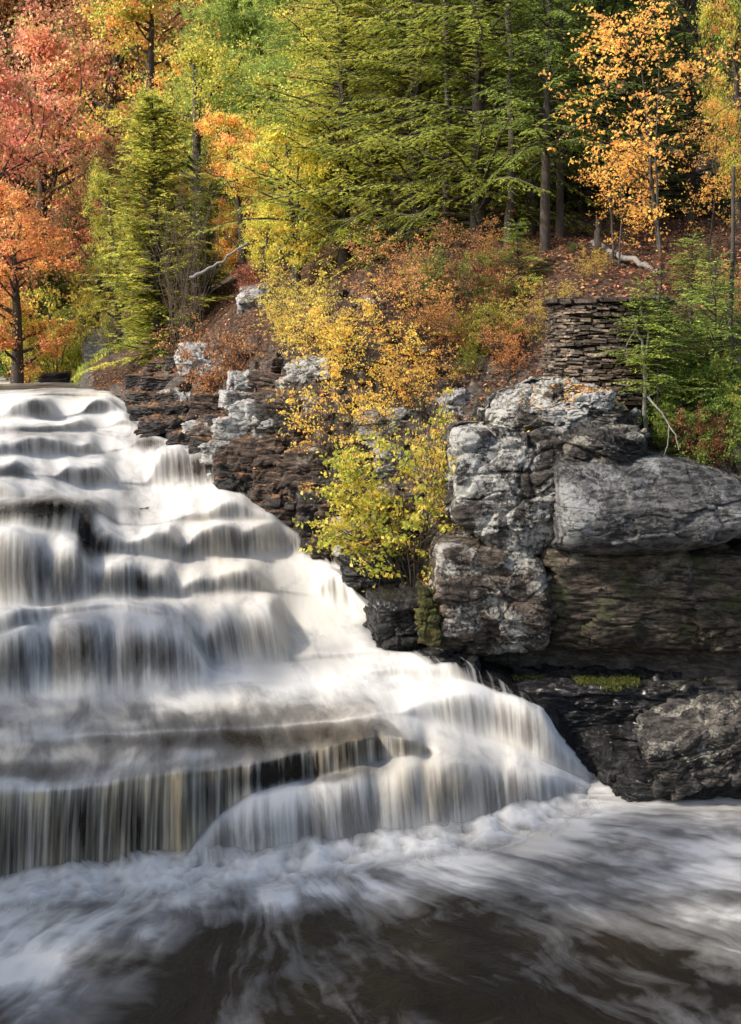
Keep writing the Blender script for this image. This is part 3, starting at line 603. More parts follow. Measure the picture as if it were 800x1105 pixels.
def hit(px, py):
    D = np.arange(19, 75, .12); x = (px-CX)/F*D; z = H-(py-HOR)*D/F; h = hill(x, D); k = np.argmax(h > z); return float(D[k]) if (h > z).any() else 75.
ROCKS = [
 # name,px0,px1,py0,py1,D,depth,mat,label,extra
 ('ledge', 318, 378, 528, 606, 26.6, 2.2, 'dark', 'large square dark block with leaf-strewn top standing at the right edge of the falls', {'p': 22, 'extra': 2}),
 ('boulder', 276, 330, 534, 588, 27.8, 1.6, 'dark', 'grey fractured boulder at the water edge, left of the large square dark block', {'extra': 14}),
 ('ledge', 226, 288, 500, 529, 30.8, 2.0, 'dark', 'low dark block right beside the small trickling side fall', {'p': 20, 'extra': 2}),
 ('boulder', 274, 318, 506, 536, 29.6, 1.5, 'brown', 'reddish brown boulder just above the grey fractured boulder', {}),
 ('ledge', 300, 372, 500, 532, 28.2, 2.2, 'brown', 'brown stepped ledge above the large square dark block', {'extra': 4}),
 ('boulder', 240, 300, 474, 506, 31.6, 2.0, 'brown', 'brown rock above the low dark block beside the trickling side fall', {}),
 ('boulder', 176, 236, 466, 490, 34.8, 2.2, 'dark', 'rounded wet dark boulder over which the trickling side fall starts', {'p': 7}),
 ('ledge', 146, 252, 452, 470, 36.6, 2.6, 'dark', 'lowest long dark ledge at the right edge of the upper falls', {'p': 22, 'extra': 2}),
 ('ledge', 140, 246, 437, 455, 37.8, 2.8, 'dark', 'middle long dark ledge at the right edge of the upper falls', {'p': 22, 'extra': 2}),
 ('ledge', 132, 226, 424, 440, 39.2, 3.0, 'dark', 'topmost long dark ledge beside the lip of the falls', {'p': 22, 'extra': 2}),
 ('ledge', 40, 112, 402, 414, 56, 3.0, 'dark', 'flat dark ledge on the far bank of the calm river above the falls', {'p': 18, 'extra': 2}),
 ('boulder', 272, 322, 446, 480, 31.2, 1.6, 'pale', 'rounded pale lichen-covered boulder on the bank below the bare brown bush', {'p': 8}),
 ('boulder', 330, 386, 484, 512, 28.0, 1.4, 'pale', 'flat pale rock on the bank under the yellow leaves, above the brown stepped ledge', {}),
 ('boulder', 252, 318, 402, 428, 35.5, 2.0, 'pale', 'long pale rock lying below the bare brown bush', {'extra': 12}),
 ('boulder', 184, 256, 370, 412, 41, 3.0, 'pale', 'bright pale outcrop on the leafy slope left of the bare brown bush', {'extra': 12}),
 ('boulder', 80, 152, 352, 398, 57, 4, 'pale', 'grey lichen-covered boulder at the foot of the tall conical evergreen', {'p': 7}),
 ('boulder', 252, 296, 302, 360, 42, 3.0, 'pale', 'upright grey rock face high on the slope behind the bare brown bush', {'extra': 14}),
 ('boulder', 398, 440, 482, 532, 26.2, 1.3, 'pale', 'pale angular rock half hidden behind the green and yellow bush', {'extra': 12}),
 ('boulder', 384, 470, 440, 482, 27.2, 1.6, 'pale', 'grey rock under the yellow shrubs in the middle of the bank', {'extra': 12}),
 ('boulder', 474, 520, 420, 462, 26.6, 1.6, 'pale', 'grey rock beside the upper left end of the cliff', {'extra': 12}),
 ('boulder', 318, 362, 420, 452, 30.6, 1.6, 'pale', 'grey rock on the slope between the yellow shrubs and the round pale boulder', {'extra': 12}),
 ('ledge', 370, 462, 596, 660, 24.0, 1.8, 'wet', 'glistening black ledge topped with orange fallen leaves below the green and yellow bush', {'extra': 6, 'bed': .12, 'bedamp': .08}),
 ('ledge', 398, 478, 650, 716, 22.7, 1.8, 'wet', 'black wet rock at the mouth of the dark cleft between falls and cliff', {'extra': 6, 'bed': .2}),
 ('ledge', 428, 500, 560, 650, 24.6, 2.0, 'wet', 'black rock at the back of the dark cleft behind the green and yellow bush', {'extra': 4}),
 ('slab', 424, 444, 548, 612, 23.8, .5, 'pale', 'upright grey slab beside the stem of the green and yellow bush', {'p': 20, 'extra': 2}),
 ('mossy_rock', 453, 479, 634, 694, 22.2, .6, 'mossy', 'narrow rock draped in orange and green moss in the dark cleft', {'p': 6}),
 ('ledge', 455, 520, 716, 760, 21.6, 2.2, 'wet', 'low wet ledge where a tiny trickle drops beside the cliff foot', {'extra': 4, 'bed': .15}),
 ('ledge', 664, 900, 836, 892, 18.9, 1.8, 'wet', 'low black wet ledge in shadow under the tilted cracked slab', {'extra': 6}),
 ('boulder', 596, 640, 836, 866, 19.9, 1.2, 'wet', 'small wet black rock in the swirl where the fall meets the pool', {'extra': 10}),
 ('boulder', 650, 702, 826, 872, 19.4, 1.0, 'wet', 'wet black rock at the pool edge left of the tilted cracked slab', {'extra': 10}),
 ('boulder', 610, 664, 424, 446, 21.9, .9, 'pale', 'small bright white rock lying on the cliff top below the round stone wall', {'extra': 10}),
 ('boulder', 205, 262, 488, 500, 33.2, 1.4, 'dark', 'dark rock shelf behind the trickling side fall', {'extra': 4}),
]
for i, (nm, a, b_, c, d, D, dep, mt, lab, kw) in enumerate(ROCKS):
    if b_ < 455 and D < 46:
        h_ = hit((a+b_)/2, c+(d-c)*.45); D = min(h_-.15*dep, 60)
        if mt == 'dark': D = min(D, hit((a+b_)/2, d-2)-.2)
    elif D < 46: D = float(dm((a+b_)/2, D))
    k = dict(n=44 if D > 28 else 64, extra=9, p=12, bed=.26, bedamp=.06, rough=.07); k.update(kw)
    o = rockbox(nm, a, b_, c, d, D, dep, M[mt], 200+i*7, None, **k); tag(o, lab, 'rock')
    o.rotation_euler = (0, 0, math.radians(random.Random(i).uniform(-8, 8)))

# loose stones strewn on the bank, too alike to tell apart
protos = [rock_mesh('stone', (.3, .22, .13), 900+i, n=14, extra=9, p=10, bed=.08, bedamp=.02, rough=.03) for i in range(5)]
for i, pm in enumerate(protos): pm.materials.append(M[['brown', 'pale', 'dark', 'brown', 'slab'][i]])
rr = random.Random(3)
n_ = 0
while n_ < 90:
    D = rr.uniform(23.5, 33); px = edge_px(D)+rr.uniform(2, 190); x = (px-CX)/F*D
    if px > 520: continue
    o = bpy.data.objects.new('stone', protos[rr.randrange(5)]); C.objects.link(o); s = rr.uniform(.35, 1.2)
    o.location = (x, D, gz(x, D)+.03*s); o.scale = (s, s*rr.uniform(.7, 1.2), s*rr.uniform(.7, 1.3)); o.rotation_euler = (rr.uniform(-.2, .2), rr.uniform(-.2, .2), rr.uniform(0, 6.3))
    tag(o, 'small angular stone strewn on the leafy rocky bank right of the upper falls', 'stone', 'loose stones on the bank'); n_ += 1

lp = [rock_mesh('bank_ledge', (.62, .5, .26), 950+i, n=34, extra=3, p=18, bed=.12, bedamp=.05, rough=.05) for i in range(6)]
for i, pm in enumerate(lp): pm.materials.append(M[['brown', 'pale', 'brown', 'dark', 'pale', 'brown'][i]])
for row in range(395, 590, 17):
    for k_ in range(7):
        x0 = 150+max(0, row-430)*1.0; px = x0+k_*30+rr.uniform(-12, 12); py = row+rr.uniform(-6, 6)
        if px > 455 or px < edge_px(hit(px, py))+6 or rr.random() < .15: continue
        D = hit(px, py); o = bpy.data.objects.new('bank_ledge', lp[rr.randrange(6)]); C.objects.link(o); s = rr.uniform(.6, 1.35)
        o.location = ((px-CX)/F*D, D+.25*s, H-(py-HOR)*D/F-.12*s); o.scale = (s*rr.uniform(.8, 1.4), s, s*rr.uniform(.8, 1.4)); o.rotation_euler = (rr.uniform(-.08, .08), rr.uniform(-.12, .12), rr.uniform(-.5, .5))
        tag(o, 'rough brown ledge rock jutting from the leafy bank right of the upper falls', 'rock', 'ledge rocks jutting from the bank')

# ------------------------------------------------------------------ round drystone wall on the cliff
def stone_wall():
    D0, pc, rad = 23.0, 657, 1.22
    base = P(pc, 418, D0+rad*0); cx, cy = (pc-CX)/F*(D0+rad), D0+rad; zb = 6.1; zt = H+(385-322)*D0/F
    root = empty('round_wall', (cx, cy, zb)); tag(root, 'round drystone wall like a low tower standing on top of the cliff', 'stone wall')
    r = np.random.default_rng(4); V = []; Fc = []; nv = 0; z = 0.; ht = zt-zb
    base_box = np.array([(-1,-1,-1),(1,-1,-1),(1,1,-1),(-1,1,-1),(-1,-1,1),(1,-1,1),(1,1,1),(-1,1,1)], float)
    bf = np.array([(0,3,2,1),(4,5,6,7),(0,1,5,4),(1,2,6,5),(2,3,7,6),(3,0,4,7)])
    while z < ht-.12:
        h = r.uniform(.03, .075); a = r.uniform(0, .3); end = a+2*np.pi
        while a < end-.04:
            w = min(r.uniform(.10, .36)/rad, end-a); am = a+w/2; ro = rad*(1+.02*math.sin(am*3+1))+r.normal()*.032+.07*(1-z/ht)+.03*math.sin(am*2+z*3)
            dp = .14; b = base_box*np.array([w*rad/2-.006, dp, h/2-.003])*(1+r.normal(size=(8, 3))*.09); b[:, 2] += r.normal()*.012
            if r.random() < .03: a += w; continue
            # curved outer face: shear by angle
            ca, sa = math.cos(am), math.sin(am); x = ro-dp+b[:, 1]; t = b[:, 0]; rot = r.normal()*.05
            x2 = x+t*rot; zt_ = b[:, 2]+t*r.normal()*.06
            V.append(np.stack([ca*x2-sa*t, sa*x2+ca*t, z+h/2+zt_], 1)); Fc.append(bf+nv); nv += 8; a += w
        z += h
    me = mesh('stonework', np.concatenate(V), np.concatenate(Fc), False); attr(me, 'tone', 'FLOAT', 'FACE', np.repeat(r.random(len(V)), 6)); o = link('stonework', me, M['stone'], root)
    bv = o.modifiers.new('b', 'BEVEL'); bv.width = .012; bv.segments = 2
    t = Tubes(); t.add([(0, 0, -.2), (0, 0, 0), (0, 0, ht-.06), (0, 0, ht-.05)], [rad-.16, rad-.16, rad-.16, .01], 32); link('fill', t.build('fill'), M['dark'], root)
    V = []; Fc = []; nv = 0; a = 0
    while a < 2*np.pi-.1:
        w = min(r.uniform(.3, .6)/rad, 2*np.pi-a); am = a+w/2; b = base_box*np.array([w*rad/2-.008, .24, .045])*(1+r.normal(size=(8, 3))*.05)
        x = rad-.15+b[:, 1]+r.normal()*.025; t_ = b[:, 0]; V.append(np.stack([math.cos(am)*x-math.sin(am)*t_, math.sin(am)*x+math.cos(am)*t_, ht-.03+b[:, 2]+r.normal()*.012], 1)); Fc.append(bf+nv); nv += 8; a += w
    o = link('coping', mesh('coping', np.concatenate(V), np.concatenate(Fc), False), M['stone'], root); bv = o.modifiers.new('b', 'BEVEL'); bv.width = .015; bv.segments = 2
stone_wall()

# ------------------------------------------------------------------ leaves, trees
def lin(c): c = np.array(c, float)/255; return np.where(c <= .04045, c/12.92, ((c+.055)/1.055)**2.4)
PAL = {
 'red':    [(196,116,94),(208,132,100),(214,152,106),(172,104,84),(190,164,98),(150,144,74)],
 'rust':   [(158,104,62),(180,120,66),(136,92,54),(192,142,76),(140,128,60)],
 'orange': [(206,140,62),(216,160,66),(186,112,52),(222,182,76),(160,140,58)],
 'yellow': [(222,192,58),(206,180,50),(228,206,84),(176,170,52),(206,156,50)],
 'gold':   [(238,182,62),(230,168,50),(240,198,84),(218,150,50),(206,172,60)],
 'lime':   [(168,168,46),(192,184,54),(146,154,44),(208,186,58),(126,138,40)],
 'mixed':  [(160,170,50),(196,190,56),(214,160,56),(206,120,60),(130,150,46),(222,196,60)],
 'green':  [(114,132,42),(134,148,48),(94,114,38),(156,160,54),(172,164,58)],
 'hemlock':[(128,138,42),(146,154,48),(106,120,38),(166,170,54),(86,100,34)],
 'pine':   [(132,148,58),(150,162,66),(112,130,48),(166,176,76),(94,112,44)],
 'dryleaf':[(134,82,50),(160,100,60),(104,60,40),(186,134,88),(84,54,38),(186,108,54)],
}
def cols_for(pal, n, r, jit=.18, corr=None):
    p = np.array([lin(c) for c in PAL[pal]]); k = r.integers(0, len(p), n)
    if corr is not None: k = np.where(r.random(n) < .6, corr % len(p), k)
    c = p[k]*(1+r.normal(size=(n, 1))*jit)*(1+r.normal(size=(n, 3))*.05); return np.clip(c, .004, .9)
def leaves(name, c, d, L, Wd, col, up=None, r=rng):
    """rhombic leaves: centre, long axis, length, width"""
    n = len(c); d = d/(np.linalg.norm(d, axis=1)[:, None]+1e-9)
    if up is None: up = r.normal(size=(n, 3)); 
    s = np.cross(d, up); s /= np.linalg.norm(s, axis=1)[:, None]+1e-9
    L = np.broadcast_to(L, n)[:, None]; Wd = np.broadcast_to(Wd, n)[:, None]; nn = np.cross(s, d)
    V = np.stack([c-d*L/2, c-d*L*.05+s*Wd/2+nn*Wd*.12, c+d*L/2, c-d*L*.05-s*Wd/2+nn*Wd*.12], 1).reshape(-1, 3)
    me = mesh(name, V, np.arange(n*4).reshape(-1, 4), False); attr(me, 'Col', 'FLOAT_COLOR', 'FACE', np.c_[col, np.ones(n)]); return me
def curve(p0, d, L, n, bend, r, wob=.12):
    pts = [np.array(p0, float)]; d = np.array(d, float); d /= np.linalg.norm(d)
    for i in range(n):
        d = d+np.array(bend)/n+r.normal(size=3)*wob/math.sqrt(n); d /= np.linalg.norm(d); pts.append(pts[-1]+d*L/n)
    return np.array(pts)
def broadleaf(name, h, w, base, nleaf, leaf, pal, seed, stems=1, nl=18, trunk=.035, bark='bark', shape='oval', clump=.34, bare=0.):
    """trunk and limbs as one mesh, crown of leaf clumps as another"""
    r = np.random.default_rng(seed); T = Tubes(); tips = []
    for s in range(stems):
        a = r.uniform(0, 6.28); lean = .08 if stems == 1 else r.uniform(.15, .55)
        tr = curve((0, 0, -.15), (math.cos(a)*lean, math.sin(a)*lean, 1), h*(.95 if s == 0 else r.uniform(.6, .95)), 9, (0, 0, .1), r, .10)
        T.add(tr, np.linspace(1, .12, len(tr))*h*trunk/(1 if stems == 1 else 1.8), 7)
        m = max(4, nl//stems)
        for i in range(m):
            t = base+(1-base)*(i+r.random())/m; k = t*(len(tr)-1); j = min(int(k), len(tr)-2); p = tr[j]+(tr[j+1]-tr[j])*(k-j)
            tt = (t-base)/(1-base+1e-6)
            prof = {'oval': math.sin(math.pi*min(1, .12+tt*.84))**.7, 'cone': 1-tt*.85, 'vase': .35+.65*tt if tt < .8 else .8}[shape]
            L = w/2*prof*r.uniform(.75, 1.2)+.15; a = r.uniform(0, 6.28) if stems == 1 else a+r.uniform(-1.6, 1.6)
            br = curve(p, (math.cos(a), math.sin(a), r.uniform(.2, .9)), L, 6, (0, 0, .25), r, .3)
            T.add(br, np.linspace(1, .15, 7)*h*trunk*.28*(1-.5*tt), 4); tips.append(br[-1])
            for q in range(5):
                j = r.integers(2, 7); dd = br[j]-br[j-1]; dd = dd/np.linalg.norm(dd)+r.normal(size=3)*.6
                sb = curve(br[j], dd, L*r.uniform(.25, .5)+.1, 4, (0, 0, .1), r, .35); T.add(sb, np.linspace(1, .2, 5)*h*trunk*.10+.003, 3); tips += [sb[-1], sb[2]]
    tips = np.array(tips); 
    trunk_me = T.build(name+'_trunk'); nc = len(tips); k = r.integers(0, nc, nleaf); cs = clump*w/5*r.uniform(.5, 1.3, nc)
    rad = np.abs(r.normal(size=nleaf))**.8; v = r.normal(size=(nleaf, 3)); v /= np.linalg.norm(v, axis=1)[:, None]
    c = tips[k]+v*(rad*cs[k])[:, None]*np.array([1.15, 1.15, .6]); c[:, 2] = np.maximum(c[:, 2], .05)
    d = r.normal(size=(nleaf, 3)); d[:, 2] -= .5; up = r.normal(size=(nleaf, 3))*.75; up[:, 2] += .8
    Ls = leaf*r.uniform(.5, 1.25, nleaf); col = cols_for(pal, nleaf, r, corr=k)
    crown = leaves(name+'_crown', c, d, Ls, Ls*.68, col, up, r)
    trunk_me.materials.append(M[bark]); crown.materials.append(M['leaf']); return trunk_me, crown
def conifer(name, h, w, base, seed, pal='hemlock', lf=.12, gap=.30, nb=6, droop=.35, den=1., trunk=.018, pine=False, side=None):
    r = np.random.default_rng(seed); T = Tubes(); Cc = []; Dd = []; Uu_ = []; K = []
    tr = curve((0, 0, -.2), (.01, .01, 1), h, 12, (0, 0, .05), r, .03); T.add(tr, np.linspace(1, .08, 13)*h*trunk, 8)
    z = base*h; bi = 0
    while z < h*.985:
        tt = (z/h-base)/(1-base); j = min(int(z/h*12), 11); p = tr[j]+(tr[j+1]-tr[j])*(z/h*12-j)
        for q in range(nb):
            a = r.uniform(0, 6.28)
            if side is not None: a = side+r.normal()*1.1
            L = w/2*((1-tt)**.6*.92+.08)*r.uniform(.35, 1.25)
            if L < .12: continue
            elev = (.25+.5*tt)*(1 if not pine else 1.2)+r.normal()*.26
            br = curve(p+np.array([0, 0, r.uniform(-gap/2, gap/2)]), (math.cos(a), math.sin(a), elev), L, 8, (0, 0, -droop*(1 if not pine else -.3)), r, .22)
            T.add(br, np.linspace(1, .12, 9)*(.006+.011*L), 4); bi += 1
            axis = np.diff(br, axis=0)
            nt = int(max(4, L/.13*den))
            for m in range(nt):
                s = .16+.84*(m+r.random())/nt; kk = s*8; jj = min(int(kk), 7); o = br[jj]+axis[jj]*(kk-jj); ax = axis[jj]/np.linalg.norm(axis[jj])
                sd = np.cross(ax, (0, 0, 1.)); sd /= np.linalg.norm(sd)+1e-9; sg = 1 if m % 2 else -1
                if pine:
                    o = o+r.normal(size=3)*.10*L; n2 = 16; dd = ax[None]*.6+r.normal(size=(n2, 3))*.6; dd /= np.linalg.norm(dd, axis=1)[:, None]
                    Cc.append(o+dd*lf*.5); Dd.append(dd); Uu_.append(r.normal(size=(n2, 3))); K.append(np.full(n2, bi)); continue
                tl = (.32+.30*L*.4)*(1.15-s*.75)*r.uniform(.6, 1.15); td = ax*.75+sd*sg*.85+np.array([0, 0, -.14+r.normal()*.09]); td /= np.linalg.norm(td)
                n2 = max(3, int(tl/.045)); tq = (np.arange(n2)+r.random(n2))/n2
                c = o+td*(tq*tl)[:, None]+np.array([0, 0, -1])*((tq*tl)**2*.35)[:, None]
                s2 = np.where(np.arange(n2) % 2 == 0, 1, -1)[:, None]; p2 = np.cross(td, (0, 0, 1.)); p2 /= np.linalg.norm(p2)+1e-9
                dd = td[None]*.7+p2[None]*s2*.8+r.normal(size=(n2, 3))*.18; dd[:, 2] -= .15; dd /= np.linalg.norm(dd, axis=1)[:, None]
                Cc.append(c+dd*lf*.4*(1.2-tq)[:, None]); Dd.append(dd); u = np.tile([0, 0, 1.], (n2, 1))+r.normal(size=(n2, 3))*.3; Uu_.append(u); K.append(np.full(n2, bi))
        z += gap*r.uniform(.7, 1.3)*(1-.35*tt)
    c = np.concatenate(Cc); d = np.concatenate(Dd); u = np.concatenate(Uu_); k = np.concatenate(K); n = len(c)
    Ls = lf*r.uniform(.7, 1.25, n); col = cols_for(pal, n, r, .15, corr=k)
    me = leaves(name+'_crown', c, d, Ls, Ls*(.34 if not pine else .14), col, u, r); t = T.build(name+'_trunk'); t.materials.append(M['bark']); me.materials.append(M['needle']); return t, me

PROTO = {}
def proto(key, fn, h): PROTO[key] = (fn, h)
def B(key, h, *a, **k): PROTO[key] = (broadleaf(key, h, *a, **k), h)
def K_(key, h, *a, **k): PROTO[key] = (conifer(key, h, *a, **k), h)
B('red1', 16, 9, .15, 26000, .20, 'red', 1, nl=30, clump=.42)
B('rust1', 18, 10, .2, 26000, .20, 'rust', 2, nl=30, clump=.42)
B('orange1', 15, 8.5, .12, 24000, .19, 'orange', 3, nl=28, clump=.42)
B('mixed1', 14, 8, .15, 26000, .17, 'mixed', 4, nl=30, clump=.36)
B('mixed2', 12, 7, .1, 24000, .16, 'mixed', 14, nl=26, clump=.36)
B('lime1', 14, 8, .12, 24000, .17, 'lime', 5, nl=28, clump=.38)
B('yellow1', 8, 5.5, .12, 15000, .14, 'yellow', 6, nl=26, clump=.36)
B('green1', 16, 9, .12, 24000, .19, 'green', 7, nl=28, clump=.42)
B('gold1', 6, 3.1, .22, 4600, .08, 'gold', 8, nl=34, trunk=.009, shape='oval', clump=.30)
B('shrub_y', 3, 3.4, .12, 4600, .085, 'yellow', 9, stems=5, nl=35, trunk=.016, clump=.26)
B('shrub_o', 3, 3.4, .12, 3800, .085, 'orange', 10, stems=5, nl=35, trunk=.016, clump=.28)
B('shrub_g', 2.4, 2.4, .1, 7500, .075, 'lime', 11, stems=6, nl=36, trunk=.014, clump=.28)
B('shrub_r', 2.6, 3.0, .1, 5500, .085, 'dryleaf', 12, stems=5, nl=30, trunk=.014, clump=.28)
B('shrub_d', 2.6, 3.0, .1, 6500, .085, 'green', 13, stems=5, nl=30, trunk=.014, clump=.28)
K_('cone', 11, 5.6, .02, 21, 'hemlock', .20, .25, 9, .3, .85)
K_('hem1', 12, 7.6, .12, 22, 'hemlock', .15, .36, 7, .38, .95)
K_('hem3', 20, 10.5, .03, 26, 'hemlock', .15, .42, 8, .5, .8, .014)
K_('hem2', 13, 8.4, .26, 23, 'hemlock', .15, .38, 6, .4, .85, .02)
K_('pine1', 15, 9.5, .12, 24, 'pine', .30, .42, 7, .2, 1.1, .018, True)
K_('sap', 3.4, 2.8, .12, 25, 'hemlock', .10, .20, 6, .45, 1.5, .012)

USED = set()
def plant(key, name, px, D, top, label, cat='tree', wx=1., group=None, tint=(1, 1, 1), rot=None, z0=None, lean=0.):
    D = float(dm(px, D)) if px > -200 else D
    (t, c), h0 = PROTO[key]; x = (px-CX)/F*D; g = gz(x, D) if z0 is None else z0
    h = H-(top-HOR)*D/F-g; s = max(h/h0, .1)
    root = empty(name, (x, D, g)); root.scale = (s*wx, s*wx, s)
    r = random.Random(int(px*7+D*13)); root.rotation_euler = (0, lean, r.uniform(0, 6.28) if rot is None else rot)
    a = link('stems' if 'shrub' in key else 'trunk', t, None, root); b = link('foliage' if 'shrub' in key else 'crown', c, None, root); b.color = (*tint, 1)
    tag(root, label, cat, group); return root

T_ = plant
# left: maples and oaks round the far bend
T_('red1', 'maple_tree', -30, 66, 60, 'pinkish red maple at the left edge of the far bank', tint=(1.15, 1.05, 1.1))  # raised tints put the bright haze of the far left into both red maples
T_('red1', 'maple_tree', 42, 72, 40, 'tall red maple right of the leftmost pinkish red one', tint=(1.2, 1.1, .9), wx=.9)
T_('orange1', 'maple_tree', 18, 60, 205, 'low orange maple overhanging the calm river at far left', tint=(1.1, .95, .9))
T_('rust1', 'oak_tree', 95, 84, -20, 'rust brown oak rising behind the red maples', wx=1.0)
T_('rust1', 'oak_tree', 0, 95, -60, 'rust coloured oak in the top left corner', tint=(1.1, .85, .7))
T_('rust1', 'oak_tree', 100, 64, 150, 'dark brown oak in shade left of the conical evergreen', tint=(.55, .6, .5), wx=.75)  # dark tint puts the shade into the leaf colour
T_('mixed1', 'maple_tree', 165, 78, -30, 'yellow and green maple above the conical evergreen, top left of centre', tint=(1.05, 1, .8))
T_('mixed1', 'maple_tree', 245, 82, -60, 'yellow green tree behind the one beside the pines, at the top edge', tint=(.95, 1.05, .8))
T_('rust1', 'oak_tree', 185, 100, -90, 'orange oak far behind the conical evergreen', tint=(1.2, .9, .6))
T_('lime1', 'birch_tree', 130, 60, 190, 'pale lime tree touching the left side of the conical evergreen', wx=.6)
T_('green1', 'oak_tree', 60, 70, 290, 'low dark green bush-like tree on the far bank under the red maples', tint=(.6, .7, .6), wx=1.8)
T_('cone', 'hemlock_tree', 172, 47, 95, 'conical bright green hemlock standing behind the lichen-covered boulder', wx=1.15, tint=(1.5, 1.3, .65))
T_('cone', 'hemlock_tree', 225, 50, 150, 'darker slim hemlock touching the right side of the conical bright green one', wx=.8, tint=(.7, .75, .8))
T_('mixed2', 'maple_tree', 262, 46, 118, 'peach and yellow maple above the grey rock face on the slope', tint=(1.35, 1.1, .95), wx=.8)
T_('yellow1', 'maple_tree', 322, 38.5, 130, 'bright yellow maple below the feathery pine', tint=(1.0, 1.15, .65), wx=.85)
T_('yellow1', 'maple_tree', 285, 43, 215, 'low yellow-green maple over the bare brown bush', tint=(.95, 1.15, .65), wx=.8)
# centre: pines and hemlocks, sun and shade of the wood put into the tints
T_('pine1', 'pine_tree', 330, 58, -70, 'feathery green pine leaning over the yellow maple', tint=(1.05, 1.1, .9))
T_('pine1', 'pine_tree', 430, 62, -120, 'tall pine at the top edge, right of the feathery one', tint=(.9, 1, .8))
T_('pine1', 'pine_tree', 265, 72, -60, 'pale green pine far back at the top edge, left of the feathery one', tint=(1.2, 1.2, .9))
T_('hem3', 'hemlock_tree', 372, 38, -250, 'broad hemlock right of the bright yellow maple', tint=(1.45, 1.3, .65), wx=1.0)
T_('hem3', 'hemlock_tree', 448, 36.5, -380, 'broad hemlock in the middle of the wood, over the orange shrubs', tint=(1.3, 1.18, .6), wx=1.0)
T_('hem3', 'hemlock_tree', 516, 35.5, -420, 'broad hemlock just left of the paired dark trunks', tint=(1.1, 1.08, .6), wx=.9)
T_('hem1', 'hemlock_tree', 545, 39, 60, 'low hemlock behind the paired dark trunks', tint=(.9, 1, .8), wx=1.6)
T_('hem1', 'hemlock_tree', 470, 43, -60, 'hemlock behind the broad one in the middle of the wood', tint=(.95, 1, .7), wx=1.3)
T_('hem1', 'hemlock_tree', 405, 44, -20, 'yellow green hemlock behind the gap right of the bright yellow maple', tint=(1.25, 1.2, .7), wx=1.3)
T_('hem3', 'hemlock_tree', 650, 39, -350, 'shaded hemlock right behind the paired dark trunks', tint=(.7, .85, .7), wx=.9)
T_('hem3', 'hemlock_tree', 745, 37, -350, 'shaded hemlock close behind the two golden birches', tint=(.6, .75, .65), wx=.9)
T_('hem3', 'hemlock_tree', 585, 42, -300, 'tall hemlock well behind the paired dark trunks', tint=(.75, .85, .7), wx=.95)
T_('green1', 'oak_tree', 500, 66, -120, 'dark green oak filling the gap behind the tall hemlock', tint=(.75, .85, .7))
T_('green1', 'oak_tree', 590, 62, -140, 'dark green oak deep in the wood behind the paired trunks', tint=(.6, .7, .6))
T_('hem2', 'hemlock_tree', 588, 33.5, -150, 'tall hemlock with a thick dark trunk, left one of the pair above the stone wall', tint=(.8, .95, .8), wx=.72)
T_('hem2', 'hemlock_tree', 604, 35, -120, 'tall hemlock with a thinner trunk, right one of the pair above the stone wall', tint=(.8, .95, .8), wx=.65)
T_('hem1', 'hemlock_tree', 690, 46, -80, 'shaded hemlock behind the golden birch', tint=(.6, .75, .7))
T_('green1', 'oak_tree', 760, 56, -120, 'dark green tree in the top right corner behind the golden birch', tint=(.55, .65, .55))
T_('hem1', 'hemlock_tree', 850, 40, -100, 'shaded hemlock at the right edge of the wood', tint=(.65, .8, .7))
T_('mixed2', 'maple_tree', 800, 34, -60, 'green and orange maple hanging into the top right corner', tint=(.9, 1, .8), wx=.5)
T_('gold1', 'birch_tree', 716, 29.5, 5, 'slender golden orange birch above and right of the round stone wall', wx=1.05, tint=(1.12, 1.04, .38))
T_('gold1', 'birch_tree', 764, 31, 110, 'smaller golden birch right behind the slender one', wx=1.0, tint=(1.0, .96, .36))
T_('gold1', 'birch_tree', 668, 31.5, 150, 'sparse golden sapling left of the slender birch', wx=1.1, tint=(1.1, 1.0, .36))
# unseen oaks added left of the frame to shade the pool and lower falls
for px, D, hh, lab in [(-1300, 12, 7.5, 'unseen oak added on the near bank left of the pool to shade it'), (-1750, 8.5, 8.5, 'unseen oak added nearest the pool on the left bank for its shade'), (-950, 15.5, 6.0, 'unseen oak added on the left bank to shade the long curtain of water')]:
    x = (px-CX)/F*D; root = T_('green1', 'oak_tree', px, D, HOR-hh*F/D, lab, z0=0.)
# further wood: alike, filling the slope behind
far = random.Random(5)
for i in range(26):
    px = -180+i*46+far.uniform(-14, 14); D = far.uniform(92, 128)
    k = 'rust1' if px < 230 and far.random() < .6 else far.choice(['green1', 'mixed1', 'lime1'])
    x = (px-CX)/F*D; T_(k, 'forest_tree', px, D, H+(-150), 'tree of the far wood, only glimpsed between the nearer crowns', group='trees of the far wood', tint=far.choice([(1, 1, .8), (.8, .85, .7), (1.1, .9, .7)]))
